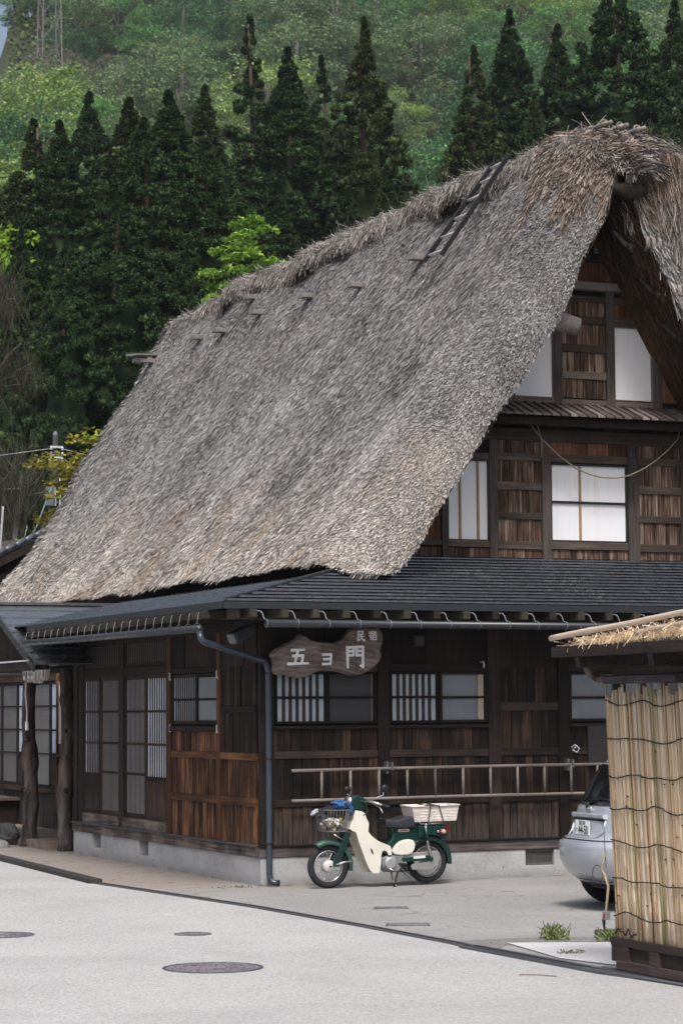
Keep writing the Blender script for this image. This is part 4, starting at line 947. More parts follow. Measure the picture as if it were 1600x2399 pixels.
wheel(0, .2425, 'front'); wheel(1.195, .262, 'rear')
# front mudguard, fork
b = MB()
def guard(x, z, R, a0, a1, w, n=16, dep=.045, tail=None):
    vs = []; fs = []; pr_ = [(-w, -dep), (-w, -.012), (-w * .6, .004), (0, .012), (w * .6, .004), (w, -.012), (w, -dep)]
    for i in range(n):
        a = math.radians(a0 + (a1 - a0) * i / (n - 1))
        for y, h in pr_: vs.append((x + (R + h) * math.cos(a), y, z + (R + h) * math.sin(a)))
    k_ = len(pr_)
    for i in range(n - 1):
        for j in range(k_ - 1): fs.append((i * k_ + j, i * k_ + j + 1, (i + 1) * k_ + j + 1, (i + 1) * k_ + j))
    return MB().add(vs, fs)
fg = guard(.0, .2425, .282, 123, -12, .058, 26, .05).build('front_mudguard', GRNL, BK, True); fg.modifiers.new('th', 'SOLIDIFY').thickness = .004
rg = guard(1.195, .262, .288, 152, -8, .065, 26, .06).build('rear_mudguard', GRN, BK, True); rg.modifiers.new('th', 'SOLIDIFY').thickness = .005
bprism('rear_mudguard_flap', [(1335, 560), (1370, 600), (1392, 652), (1325, 640), (1318, 600)], -.05, .05, GRN)
for y0, y1 in ((-.088, -.058), (.058, .088)): bprism('fork_leg', [(462, 470), (505, 480), (478, 560), (440, 650), (412, 735), (400, 762), (352, 758), (352, 715), (385, 655), (425, 560)], y0, y1, GRN, bev=.009)
btube('suspension_link', [(372, 745, -.095), (440, 722, -.10), (520, 712, -.095)], .010, CHR); btube('basket_stay', [(352, 492, -.10), (440, 542, -.09)], .005, CHR)
# leg shield: two side panels and a front skin
LS = [(528, 292), (585, 300), (612, 318), (622, 352), (645, 400), (640, 470), (668, 505), (705, 535), (750, 560), (795, 576), (828, 590), (840, 622), (840, 664), (812, 668), (800, 640), (778, 626), (758, 636), (750, 668), (748, 725), (737, 800), (725, 818), (672, 815), (640, 770), (618, 720), (588, 640), (560, 565), (534, 478), (500, 462), (466, 448), (480, 405), (500, 370)]
LS = [(x + 14 if x < 700 and i_ > 27 else x, y) for i_, (x, y) in enumerate(LS)]
ls = bprism('leg_shield', LS, -.13, -.11, CREAM, bev=.006); bprism('leg_shield', LS, .11, .13, CREAM, bev=.006)
fr_ = [(528, 292), (500, 370), (480, 405), (466, 448), (534, 478), (560, 565), (588, 640), (618, 720), (640, 770), (672, 815)]
b = MB(); A = [bq(*p) for p in fr_]
for i in range(len(A) - 1): b.add([(A[i][0] + .02, -.115, A[i][1]), (A[i + 1][0] + .02, -.115, A[i + 1][1]), (A[i + 1][0] + .05, .11, A[i + 1][1]), (A[i][0] + .05, .11, A[i][1])], [(0, 1, 2, 3)])
b.build('leg_shield_front', CREAM, BK); bprism('shield_slot', [(655, 605), (668, 615), (680, 645), (676, 660), (662, 640)], -.1325, -.129, BLACK, ls, 0)
bprism('steering_column', [(512, 470), (560, 480), (620, 318), (575, 300)], -.05, .05, GRN)
bprism('body', [(700, 545), (735, 575), (800, 590), (850, 545), (868, 500), (850, 440), (835, 420), (1060, 425), (1130, 415), (1330, 425), (1345, 470), (1330, 540), (1280, 520), (1200, 500), (1120, 520), (1060, 560), (1040, 640), (960, 660), (860, 650), (800, 640)], -.075, .075, GRN, bev=.02)
bprism('tail_cover', [(1080, 418), (1330, 422), (1342, 470), (1330, 520), (1250, 505), (1170, 500), (1085, 530)], -.105, .105, GRN, bev=.02)
bprism('side_cover', [(848, 640), (860, 612), (885, 580), (915, 555), (955, 540), (1000, 535), (1035, 545), (1048, 575), (1042, 615), (1020, 650), (985, 664), (920, 666), (868, 660)], -.125, -.07, CREAM, bev=.014)
bprism('side_cover', [(848, 640), (860, 612), (885, 580), (915, 555), (955, 540), (1000, 535), (1035, 545), (1048, 575), (1042, 615), (1020, 650), (985, 664), (920, 666), (868, 660)], .07, .125, CREAM, bev=.014)
bprism('badge', [(908, 462), (920, 452), (1000, 450), (1013, 460), (1003, 473), (920, 476)], -.081, -.076, plain('badge_white', (.55, .5, .5), .4), bev=0); bprism('badge_stripe', [(928, 461), (1000, 459), (1000, 467), (928, 469)], -.0835, -.081, plain('badge_red', (.35, .03, .04), .4), bev=0)
bprism('seat', [(788, 372), (810, 362), (850, 370), (920, 366), (960, 345), (1010, 340), (1045, 356), (1062, 390), (1058, 425), (1000, 440), (900, 442), (820, 432), (792, 405)], -.125, .125, VINYL, bev=.03)
# engine, exhaust, chain case, stand
eng = bprism('engine', [(762, 690), (800, 672), (880, 668), (940, 668), (942, 705), (905, 740), (930, 770), (900, 795), (840, 800), (770, 770)], -.11, .10, ALU, bev=.012)
s_, z_ = bq(828, 732); MB().lathe((s_, -.11, z_), [(.068, .0), (.070, -.02), (.060, -.032), (.045, -.034)], 'y', 26).build('engine_cover', plain('cover_alloy', (.44, .44, .45), .35, .5, .5), eng, True)
s2, z2 = bq(905, 690)
for i in range(6): MB().box(s2 - .075 + i * .022, -.085, z2 - .045, s2 - .062 + i * .022, .085, z2 + .045).build('cooling_fin', ALU, eng)
btube('exhaust_pipe', [(760, 740, .10), (850, 800, .12), (1000, 790, .13), (1300, 760, .14)], [.018, .02, .04, .04], CHR); btube('gear_pedal', [(800, 770, -.13), (850, 792, -.15), (905, 795, -.14)], .007, CHR)
btube('foot_peg', [(915, 740, -.09), (915, 735, -.26)], .013, TYRE); bprism('chain_case', [(955, 660), (1010, 648), (1240, 632), (1265, 650), (1275, 690), (1250, 740), (1200, 790), (1120, 792), (1025, 788), (1015, 762), (1030, 740), (1160, 720), (1150, 700), (955, 705)], -.105, -.075, GREYP, bev=.008)
bprism('swing_arm', [(930, 690), (1150, 668), (1205, 690), (1205, 715), (1150, 712), (940, 722)], -.118, -.106, GRN, bev=.004); bprism('info_label', [(1030, 676), (1135, 668), (1136, 690), (1032, 698)], -.1205, -.118, plain('label_white', (.6, .6, .58), .5), bev=0)
btube('shock_absorber', [(1138, 425, -.12), (1150, 540, -.13), (1160, 600, -.13), (1186, 685, -.13)], [.016, .018, .013, .018], CHR); btube('shock_cover', [(1139, 440, -.12), (1152, 545, -.13)], .022, GRN)
btube('main_stand', [(905, 790, -.09), (875, 870, -.12), (850, 925, -.15)], .012, BLACK); btube('main_stand', [(905, 790, .09), (912, 870, .10), (912, 930, -.02)], .010, CHR)
# rack, lamps, bars
for y in (-.12, 0, .12): btube('rack_bar', [(1080, 385, y), (1095, 408, y), (1200, 406, y), (1310, 398, y)], .007, CHR)
btube('rack_bar', [(1200, 405, -.13), (1200, 405, .13)], .006, CHR); btube('rack_stay', [(1145, 405, -.12), (1140, 440, -.12)], .009, CHR); btube('rack_stay', [(1285, 402, -.12), (1282, 425, -.10)], .008, BLACK)
bprism('tail_lamp', [(1345, 418), (1372, 420), (1378, 465), (1348, 470)], -.05, .05, plain('lens_red', (.35, .01, .015), .25, .5), bev=.01)
for zx, zy, rr in ((1292, 472, .026),): 
    s3, z3 = bq(zx, zy); MB().lathe((s3, -.11, z3), [(.026, .01), (.028, -.03), (.02, -.05)], 'y', 16).build('indicator', plain('lens_orange', (.52, .27, .17), .3, .5), BK, True)
s3, z3 = bq(1250, 472); MB().lathe((s3, -.105, z3), [(.014, .0), (.015, -.02), (.01, -.025)], 'y', 14).build('indicator_mount', CHR, BK, True)
bprism('headlamp_cowl', [(498, 290), (505, 230), (520, 180), (550, 165), (600, 175), (640, 200), (655, 232), (640, 275), (612, 300), (560, 292)], -.085, .085, GRN, bev=.02)
s3, z3 = bq(512, 225); MB().lathe((s3, 0, z3), [(.07, .03), (.075, .0), (.06, -.03)], 'x', 20).build('headlamp', CHR, BK, True)
btube('handlebar', [(600, 225, -.08), (640, 215, -.20), (700, 245, -.32)], .013, CHR); btube('handlebar', [(600, 225, .08), (630, 205, .20), (680, 215, .32)], .013, CHR)
btube('grip', [(700, 245, -.31), (730, 258, -.40)], .017, TYRE); btube('grip', [(680, 215, .31), (705, 225, .40)], .017, TYRE)
btube('mirror_stem', [(655, 210, -.18), (690, 185, -.20), (740, 165, -.22), (742, 125, -.22)], .006, CHR); s3, z3 = bq(756, 112); MB().lathe((s3, -.22, z3), [(.02, -.012), (.045, -.008), (.045, .008), (.03, .012)], 'y', 18).build('mirror', BLACK, BK, True)
btube('mirror_stem', [(590, 200, .2), (572, 165, .22), (570, 140, .22)], .006, CHR); s3, z3 = bq(570, 128); MB().lathe((s3, .22, z3), [(.02, -.012), (.04, -.008), (.04, .008), (.03, .012)], 'y', 16).build('mirror', BLACK, BK, True)
btube('brake_lever', [(640, 225, -.2), (690, 270, -.30), (690, 310, -.36)], .005, CHR)
for a in (0, 1): btube('cable', [(610, 230, -.06 - a * .03), (640, 300, -.11 - a * .02), (600, 330, -.13), (560, 400, -.10)], .005, BLACK)
# front wire basket
bk = MB(); c4 = [(265, 288), (475, 292)]; lo = [(285, 468), (448, 466)]
def bpt(zx, zy, y): s, z = bq(zx, zy); return (s, y, z)
for y in (-.14, .14): bk.tube([bpt(262, 288, y), bpt(475, 290, y)], .006, 5); bk.tube([bpt(285, 468, y * .8), bpt(448, 466, y * .8)], .005, 5); bk.tube([bpt(272, 380, y * .9), bpt(462, 380, y * .9)], .004, 5)
for zx, zx2 in ((262, 285), (475, 448)): bk.tube([bpt(zx, 289, -.14), bpt(zx, 289, .14)], .006, 5)
basket = bk.build('front_basket', plain('basket_rim', (.28, .28, .29), .35, .5, .7), BK)
b = MB()
for i in range(9):
    u = i / 8
    for y in (-.14, .14): b.tube([bpt(262 + 213 * u, 289, y), bpt(285 + 163 * u, 467, y * .8)], .0035, 4)
    b.tube([bpt(262, 289, -.14 + .28 * u), bpt(285, 467, (-.14 + .28 * u) * .8)], .0035, 4); b.tube([bpt(285 + 163 * u, 468, -.11), bpt(285 + 163 * u, 468, .11)], .003, 4)
b.build('wires', plain('basket_wire', (.20, .20, .205), .4, .5, .6), basket)
def crumple(name, c, r, m, label, cat, seed, flat=1.0):
    q = random.Random(seed); bm = bmesh.new(); bmesh.ops.create_icosphere(bm, subdivisions=3, radius=1)
    for v_ in bm.verts:
        n_ = 1 + .22 * math.sin(v_.co.x * 5 + seed) * math.sin(v_.co.z * 6 + seed) + q.uniform(-.10, .10); v_.co = Vector((v_.co.x * r[0], v_.co.y * r[1], v_.co.z * r[2])) * n_
    me = bpy.data.meshes.new(name); bm.to_mesh(me); bm.free(); o = link(name, me, m); o.location = c; return tag(o, label, cat)
OX, OY = .50, -.70
def mk_litter():
    k = N('litter_print', .4, .4); p = k.obj(); v = k.n('ShaderNodeTexVoronoi'); k.put(v.inputs['Vector'], p); v.inputs['Scale'].default_value = 20
    k.col(k.ramp(k.sep(v.outputs['Color'])[0], [(.0, (.05, .045, .04)), (.25, (.62, .62, .6)), (.45, (.14, .09, .05)), (.58, (.68, .66, .62)), (.74, (.6, .08, .03)), (.80, (.08, .08, .07)), (.9, (.6, .42, .05))], 'CONSTANT')); return k.m
s3, z3 = bq(362, 408); crumple('litter_bag', (OX + s3, OY - .02, z3), (.115, .10, .085), mk_litter(), 'colourful wrapped packets heaped in the front basket of the motorbike', 'bag', 4)
s3, z3 = bq(352, 320); crumple('black_bag', (OX + s3, OY + .03, z3), (.125, .125, .075), plain('cloth_black', (.016, .016, .02), .6), 'black bag filling the top of the wire bike basket', 'bag', 8)
s3, z3 = bq(425, 245); crumple('blue_cloth', (OX + s3, OY - .03, z3), (.085, .10, .055), plain('cloth_blue', (.035, .11, .27), .7, .2, 0, .5, 20), 'crumpled blue cloth lying over the back of the bike basket', 'cloth', 9)
s3, z3 = bq(500, 290); crumple('blue_glove', (OX + s3, OY - .10, z3), (.022, .03, .06), plain('cloth_blue_deep', (.025, .075, .17), .7), 'narrow blue cloth hanging beside the headlamp cowl', 'cloth', 3)
s3, z3 = bq(205, 308); t = crumple('umbrella_tip', (OX + s3, OY - .04, z3), (.05, .03, .022), plain('cloth_pale', (.36, .38, .42), .6), 'pale cloth corner sticking out in front of the bike basket', 'cloth', 12); t.rotation_euler = (0, -.75, 0)
# plastic crate on the rack
PINK = plain('crate_pink_plastic', (.68, .62, .58), .5, .35)
t = thing('plastic_crate', 'pale pink plastic basket strapped on the rear rack of the motorbike', 'basket', (OX, OY, 0))
T4 = [bpt(1012, 262, 0), bpt(1425, 250, 0)]; B4 = [bpt(1042, 392, 0), bpt(1405, 380, 0)]
def ring(f, w): 
    a = Vector(B4[0]).lerp(Vector(T4[0]), f); c = Vector(B4[1]).lerp(Vector(T4[1]), f); hw = (.135 + .02 * f) * w
    return [(a.x, -hw, a.z), (c.x, -hw, c.z), (c.x, hw, c.z), (a.x, hw, a.z)]
b = MB(); o4 = ring(0, 1) + ring(1, 1); i4 = [(x + (.006 if k_ in (0, 3) else -.006), y * .95, z + .006) for k_, (x, y, z) in enumerate(ring(0, 1))] + [(x + (.006 if k_ in (0, 3) else -.006), y * .95, z) for k_, (x, y, z) in enumerate(ring(1, 1))]
b.add(o4 + i4, [(0, 1, 5, 4), (1, 2, 6, 5), (2, 3, 7, 6), (3, 0, 4, 7), (0, 3, 2, 1), (8, 9, 10, 11), (8, 12, 13, 9), (9, 13, 14, 10), (10, 14, 15, 11), (11, 15, 12, 8), (4, 5, 13, 12), (5, 6, 14, 13), (6, 7, 15, 14), (7, 4, 12, 15)]).build('tub', PINK, t)
b = MB(); r4 = [Vector(p) for p in ring(1, 1.04)]; 
for i in range(4): b.tube([r4[i], r4[(i + 1) % 4]], .010, 6)
b.build('rim', PINK, t, True)
b = MB()
for i in range(1, 26):
    u = i / 26
    for f0, f1 in ((.06, .9),):
        p0 = Vector(ring(f0, 1)[0]).lerp(Vector(ring(f0, 1)[1]), u); p1 = Vector(ring(f1, 1)[0]).lerp(Vector(ring(f1, 1)[1]), u); b.tube([p0 + Vector((0, -.002, 0)), p1 + Vector((0, -.002, 0))], .0032, 4)
for f in (.15, .32, .5, .68, .85): q = ring(f, 1.01); b.tube([q[0], q[1]], .003, 4)
b.build('mesh_ribs', PINK, t)
b = MB()
for u0, u1 in ((.38, .30), (.56, .70)):
    p1 = Vector(ring(1, 1.10)[0]).lerp(Vector(ring(1, 1.1)[1]), u0); p0 = Vector(ring(-.18, 1.06)[0]).lerp(Vector(ring(-.18, 1.06)[1]), u1); b.tube([p0, p1], .006, 5); b.tube([p1, p1 + Vector((0, .34, .01))], .006, 5)
b.tube([Vector(ring(1, 1.1)[0]).lerp(Vector(ring(1, 1.1)[1]), .25) + Vector((0, 0, .012)), Vector(ring(1, 1.1)[0]).lerp(Vector(ring(1, 1.1)[1]), .56)], .006, 5)
b.build('strap', BLACK, t)

# ------------------------------------------------------------------ car
CAR = thing('silver_hatchback', 'silver hatchback parked behind the gate with its rear to the road', 'car', (1.475, -4.43, 0), math.radians(-5))
def mk_paint():
    k = N('car_paint_silver', .28, .5, .35); k.col((.40, .425, .47)); k.b.inputs['Coat Weight'].default_value = .6; k.b.inputs['Coat Roughness'].default_value = .05; return k.m
PAINT = mk_paint(); CGLASS = plain('car_glass', (.008, .009, .011), .08, .6); CBLK = plain('car_black_trim', (.012, .012, .013), .5)
CZ = np.array([.23, .27, .36, .48, .58, .655, .685, .72, .80, .90, .985, 1.01, 1.05, 1.2, 1.34, 1.40, 1.46, 1.50, 1.52, 1.53])
CR = np.array([.30, .20, .09, .03, .015, .03, .06, .14, .165, .20, .225, .25, .265, .35, .44, .50, .66, .95, 1.2, 1.4])
CF = np.array([3.7, 3.85, 3.94, 3.98, 3.98, 3.95, 3.93, 3.90, 3.78, 3.5, 3.15, 3.1, 3.02, 2.72, 2.42, 2.25, 2.05, 1.85, 1.75, 1.65])
CW = np.array([.72, .78, .825, .845, .848, .845, .84, .835, .835, .832, .82, .80, .785, .735, .69, .665, .60, .47, .3, .12])
def carpt(z, th, o=0.0):
    r, f_, w_ = np.interp(z, CZ, CR), np.interp(z, CZ, CF), np.interp(z, CZ, CW); cx, hl = (r + f_) / 2, (f_ - r) / 2
    c, s = math.cos(th), math.sin(th); e = 2 / 3.4
    return (cx + (hl + o) * math.copysign(abs(c) ** e, c), (w_ + o) * math.copysign(abs(s) ** e, s), z)
b = MB(); nt_ = 72; ths = [2 * PI * i / nt_ for i in range(nt_)]
zz = sorted(set(list(CZ) + [.31, .42, .53, .62, .76, .85, .94, 1.1, 1.15, 1.25, 1.3, 1.37, 1.43]))
vs = [carpt(z, th) for z in zz for th in ths]
fs = [(i * nt_ + j, i * nt_ + (j + 1) % nt_, (i + 1) * nt_ + (j + 1) % nt_, (i + 1) * nt_ + j) for i in range(len(zz) - 1) for j in range(nt_)] + [tuple(range(nt_ - 1, -1, -1)), tuple(range((len(zz) - 1) * nt_, len(zz) * nt_))]
body = b.add(vs, fs).build('body', PAINT, CAR, True)
def carpatch(name, z0, z1, t0, t1, o, m, nz=6, nth=14, parent=CAR, shrink=0.0):
    b = MB(); g_ = []
    for k_ in (0, 1):
        for i in range(nz + 1):
            z = z0 + (z1 - z0) * i / nz
            for j in range(nth + 1):
                a0, a1 = t0 + shrink * i / nz, t1 - shrink * i / nz; g_.append(carpt(z, a0 + (a1 - a0) * j / nth, o if k_ == 0 else -.01))
    w_ = nth + 1; h_ = nz + 1; fs = []
    for i in range(nz):
        for j in range(nth): q = i * w_ + j; fs.append((q, q + 1, q + w_ + 1, q + w_)); 
    per = [j for j in range(w_)] + [i * w_ + nth for i in range(1, h_)] + [nz * w_ + j for j in range(nth - 1, -1, -1)] + [i * w_ for i in range(nz - 1, 0, -1)]
    for a, c in zip(per, per[1:] + per[:1]): fs.append((a, c, c + w_ * h_, a + w_ * h_))
    return b.add(g_, fs).build(name, m, parent, True)
dg = math.radians
carpatch('rear_window', 1.005, 1.395, PI - dg(56), PI + dg(56), .006, CGLASS, 8, 24, shrink=dg(2))
for s_ in (1, -1):
    for a0, a1 in ((66, 88), (92, 110)): carpatch('side_window', 1.03, 1.39, s_ * (PI - dg(a0)), s_ * (PI - dg(a1)), .005, CGLASS, 5, 10)
    carpatch('tail_lamp', .80, 1.30, s_ * (PI - dg(58.5)), s_ * (PI - dg(63)), .010, plain('tail_lamp_red', (.30, .015, .02), .2, .5), 6, 3)
    carpatch('headlamp', .70, .88, s_ * dg(30), s_ * dg(60), .008, plain('headlamp_clear', (.5, .52, .55), .15, .6), 3, 6)
carpatch('windscreen', 1.03, 1.42, -dg(52), dg(52), .005, CGLASS, 5, 16)
carpatch('bumper', .30, .655, PI - dg(66), PI + dg(66), .014, PAINT, 8, 28)
carpatch('bumper_lip', .225, .29, PI - dg(62), PI + dg(62), .004, CBLK, 2, 20)
carpatch('tailgate_seam', .676, .686, PI - dg(44), PI + dg(44), .002, CBLK, 1, 20)
def ctube(name, pts, r, m, n=6): return MB().tube(pts, r, n).build(name, m, CAR, True)
rp = lambda y, z, o: carpt(z, PI - math.copysign(math.asin(min(1, (abs(y) / np.interp(z, CZ, CW)) ** 1.7)), y), o)
# number plate recess, handle bar, emblem, wiper
rec = MB()
P8 = [rp(.33, .72, .002), rp(-.33, .72, .002), rp(-.36, .885, .002), rp(.36, .885, .002)]; rec.add([tuple(p) for p in P8] + [(p[0] + .04, p[1] * .9, p[2]) for p in P8], [(0, 1, 5, 4), (1, 2, 6, 5), (2, 3, 7, 6), (3, 0, 4, 7), (4, 5, 6, 7)])
for i in range(4): pass
ctube('plate_surround', [rp(.35, .89, .004), rp(.36, .76, .004), rp(.31, .705, .006), rp(0, .70, .006), rp(-.31, .705, .006), rp(-.36, .76, .004), rp(-.35, .89, .004)], .010, PAINT)
MB().prism([(.195, -.37, .88), (.180, -.37, .893), (.182, -.36, .918), (.20, -.35, .93), (.24, -.35, .93), (.24, -.37, .88)], (0, .74, 0)).build('tailgate_handle', PAINT, CAR, bevel=.006)
MB().box(.185, -.34, .865, .21, .34, .88).build('handle_shadow_gap', CBLK, CAR)
pl_ = thing('number_plate', None, None); pl_.parent = CAR
pm = MB().box(.128, -.165, .722, .134, .165, .862).build('number_plate', plain('plate_white', (.78, .79, .78), .5), CAR, bevel=.002); bpy.data.objects.remove(pl_)
INK = plain('plate_ink', (.015, .02, .018), .6)
def text(body, size, loc, rot, m, parent, name='lettering', sx=1.0):
    cu = bpy.data.curves.new(name, 'FONT'); cu.body = body; cu.size = size; cu.align_x = 'CENTER'; cu.align_y = 'CENTER'; cu.extrude = .0008; cu.offset = size * .018
    o = bpy.data.objects.new(name, cu); COL.objects.link(o); bpy.context.view_layer.update()
    me = bpy.data.meshes.new_from_object(o.evaluated_get(bpy.context.evaluated_depsgraph_get())); bpy.data.objects.remove(o); bpy.data.curves.remove(cu)
    q = link(name, me, m, parent); q.location = loc; q.rotation_euler = rot; q.scale = (sx, 1.25, 1); return q
ROT = (PI / 2, 0, -PI / 2)
text('44-50', .092, (.1272, -.018, .766), ROT, INK, pm, sx=1.05); text('富山 501', .040, (.1272, 0, .836), ROT, INK, pm); text('と', .036, (.1272, .135, .766), ROT, INK, pm)
ex = rp(0, .962, .006)
em = MB().torus((ex[0] - .004, 0, .958), .040, .007, 'y', 28, 8); 
em.v = [(ex[0] - .004 + (y - 0), (x - (ex[0] - .004)), z) for x, y, z in em.v]
e_ = em.build('emblem', CHR, CAR, True); MB().box(ex[0] - .012, -.052, .948, ex[0] - .002, .052, .968).build('emblem_bar', CHR, e_, bevel=.003)
ctube('rear_wiper', [rp(.05, 1.02, .02), rp(.02, 1.05, .028), rp(-.15, 1.075, .026), rp(-.40, 1.05, .02)], .008, CBLK); ctube('wiper_base', [rp(.07, 1.0, .0), rp(.07, 1.0, .035)], .026, CBLK, 12)
ctube('spoiler', [rp(.5, 1.412, .012), rp(.25, 1.42, .03), rp(0, 1.422, .035), rp(-.25, 1.42, .03), rp(-.5, 1.412, .012)], .018, PAINT); 
for x, y in ((.72, .72), (.72, -.72), (3.25, .72), (3.25, -.72)):
    w_ = MB().torus((x, y, .30), .225, .075, 'y', 40, 12, 1.15).build('wheel', TYRE, CAR, True)
    MB().lathe((x, y, .30), [(.19, -.08), (.19, .08)], 'y', 28).build('rim', ALU if y < 0 else CBLK, w_)
MB().box(.5, -.74, .17, 3.6, .74, .30).build('underbody', CBLK, CAR); MB().box(.35, -.58, .23, .5, .58, .36).build('underbody', CBLK, CAR)

# ------------------------------------------------------------------ bamboo gate
GT = thing('bamboo_gate', 'roadside gate clad in upright bamboo with a small straw topped roof', 'gate', (-.83, -9.3, 0))
gx, gy = -.83, -9.3
L_ = lambda x, y, z: (x - gx, y - gy, z)
def gbox(name, x0, y0, z0, x1, y1, z1, m, parent=GT, bev=.004): 
    a, c = L_(x0, y0, z0), L_(x1, y1, z1); return MB().box(*a, *c).build(name, m, parent, bevel=bev)
gbox('post', -.815, -9.335, 0, -.775, -9.295, 2.2, BLACK); gbox('post', -.815, -11.4, 0, -.70, -11.3, 2.2, WD_GATE)
# kick board with recessed panels
gbox('kick_rail', -.875, -11.3, .196, -.825, -9.325, .256, WD_GATE); gbox('kick_rail', -.875, -11.3, .022, -.825, -9.40, .088, WD_GATE)
for y0, y1 in ((-9.58, -9.33), (-10.01, -9.875), (-10.9, -10.72)): gbox('kick_stile', -.872, y0, .08, -.827, y1, .20, WD_GATE)
gbox('kick_panel', -.845, -11.3, .085, -.830, -9.35, .20, WD_GATEB)
for y in (-9.42, -9.72, -10.02, -10.32, -10.62): gbox('frame_upright', -.805, y - .02, .25, -.775, y + .02, 2.18, plain('frame_red_brown', (.06, .022, .018), .6))
gbox('gap_shade_board', -.80, -11.3, .25, -.79, -9.34, 1.99, plain('gap_shade_board', (.02, .015, .012), .9), bev=0)  # dark board added to stand in for shade in the gaps between canes
BAMB = []
for i, (c, gr) in enumerate((((.47, .35, .235), 0), ((.55, .44, .32), 0), ((.40, .28, .17), 0), ((.29, .25, .13), 1), ((.48, .42, .335), 0))):
    k = N('bamboo_cane', .5, .35); p = k.pos(); r = k.orand(); f = k.noise(k.scale(p, (30, 30, 2.5), r), 1, 4)
    k.col(k.ramp(k.math('ADD', f, k.math('MULTIPLY', k.math('SUBTRACT', r, .5), .35)), [(.25, tuple(v * .74 for v in c)), (.5, c), (.8, tuple(min(.8, v * 1.25) for v in c))])); BAMB.append(k.m)
SCAR = plain('bamboo_scar', (.05, .035, .025), .8)
y = -9.30; i = 0
while y > -11.25:
    r = rnd.uniform(.0085, .0145); y -= r
    top = rnd.uniform(2.02, 2.11) if (i % 9) else 2.125; z0 = .225; x = -.85 - rnd.uniform(0, .022); tl = .115 + rnd.uniform(-.008, .008)
    pts = []; rs = []; ph = rnd.uniform(.1, .4); zs = [z0]; z = z0 + ph
    nodes_ = []
    while z < top - .03: nodes_.append(z); z += rnd.uniform(.28, .40)
    lv = [(z0, 1.06)]
    for q in nodes_: lv += [(q - .006, .98), (q, 1.14), (q + .006, .98)]
    lv.append((top, .92))
    bow = rnd.uniform(-.006, .006)
    for z, s in lv:
        u = (z - z0) / (top - z0); pts.append(L_(x + .012 * (1 - u), y - .10 + tl * u + bow * math.sin(u * PI), z)); rs.append(r * s)
    m = BAMB[3] if i in (12, 13, 27, 28) else rnd.choice([BAMB[0], BAMB[0], BAMB[1], BAMB[2], BAMB[4]])
    c = MB().tube(pts, rs, 7).build('bamboo_cane', m, GT, True)
    if nodes_ and rnd.random() < .6:
        q = rnd.choice(nodes_); u = (q - z0) / (top - z0); a = L_(x - r * .9, y - .10 + tl * u, q); MB().bar((a[0], a[1] - r * .55, a[2]), (a[0] - .003, a[1] + r * .55, a[2] + .003), .008, .010).build('branch_scar', SCAR, c)
    y -= r * rnd.choice([.85, .95, 1.0, 1.25]); i += 1
TW = plain('twine_black', (.012, .012, .013), .9)
for z in (2.01, 1.741, 1.473, 1.239, .978, .711, .451, .335):
    pts = []; n_ = 60; ph = rnd.uniform(0, 6); f1 = rnd.uniform(6.5, 12); f2 = rnd.uniform(15, 32)
    yend = -11.2 if z > .4 else -9.62
    for j in range(n_ + 1):
        u = j / n_; yy = -9.30 - .10 * (1 - (z - .22) / 1.9) + (yend + 9.30) * u
        zz_ = z - .035 * abs(math.sin(u * f1 + ph)) + .012 * math.sin(u * f2 + ph) - .02 * u
        pts.append(L_(-.878 + .006 * math.sin(j * 1.9), yy, zz_))
    MB().tube(pts, .0048, 5).build('twine', TW, GT, True)
# head beams and little roof
gbox('lintel', -.86, -10.285, 2.13, -.79, -9.24, 2.185, wood('wood_lintel_grey', (.05, .042, .048), (.10, .088, .098), (.17, .15, .16), 'y')); gbox('lintel', -.86, -11.4, 2.135, -.79, -10.295, 2.195, WD_GATE)
gbox('upper_beam', -.83, -11.4, 2.188, -.76, -9.32, 2.245, WD_GATE); gbox('paper_panel', -.52, -9.80, 2.0, -.50, -9.45, 2.13, PAPER)
MB().tube([L_(-.86, -9.0, 2.335), L_(-.86, -9.0, 2.27), L_(-.85, -9.03, 2.215), L_(-.83, -9.10, 2.175), L_(-.81, -9.26, 2.165)], [.036, .036, .034, .03, .028], 9).build('curved_bracket', WD_LOG, GT, True)
gbox('eave_beam', -1.16, -11.4, 2.335, -1.08, -8.99, 2.414, WD_GATEB, bev=.006)
for y in (-9.2, -10.27, -11.2): MB().bar(L_(-1.05, y, 2.29), L_(-.5, y, 2.40), .07, .085).build('rafter', WD_GATE, GT)
MB().hexa([L_(-1.09, -11.4, 2.40), L_(-.3, -11.4, 2.56), L_(-.3, -9.0, 2.56), L_(-1.09, -9.0, 2.40), L_(-1.09, -11.4, 2.418), L_(-.3, -11.4, 2.58), L_(-.3, -9.0, 2.58), L_(-1.09, -9.0, 2.418)]).build('roof_board', WD_GATEB, GT)
PB = plain('roof_bamboo', (.50, .40, .31), .5, .35, 0, .12, 8)
def pole(a, c, r):
    a, c = Vector(L_(*a)), Vector(L_(*c)); pts = []; rs = []; n_ = 22
    for j in range(n_ + 1):
        pts.append(a.lerp(c, j / n_) + Vector((0, 0, .0025 * math.sin(j * .5)))); rs.append(r * (1.12 if j % 7 == 5 else 1) * (1 - .1 * j / n_))
    return MB().tube(pts, rs, 10).build('roof_pole', PB, GT, True)
pole((-1.17, -9.01, 2.478), (-1.15, -11.6, 2.645), .023); pole((-1.16, -10.26, 2.478), (-1.14, -11.7, 2.60), .02)
n = 1500; yv_ = npr.uniform(0, 1, n) ** .75
P_ = np.stack([npr.uniform(-1.17, -.9, n) - gx, -9.15 - 2.3 * yv_ - gy, np.zeros(n)], -1); P_[:, 2] = 2.44 + .048 * (-(P_[:, 1] + gy) - 9.0) + npr.uniform(-.04, .012, n) * (1 + .3 * yv_)
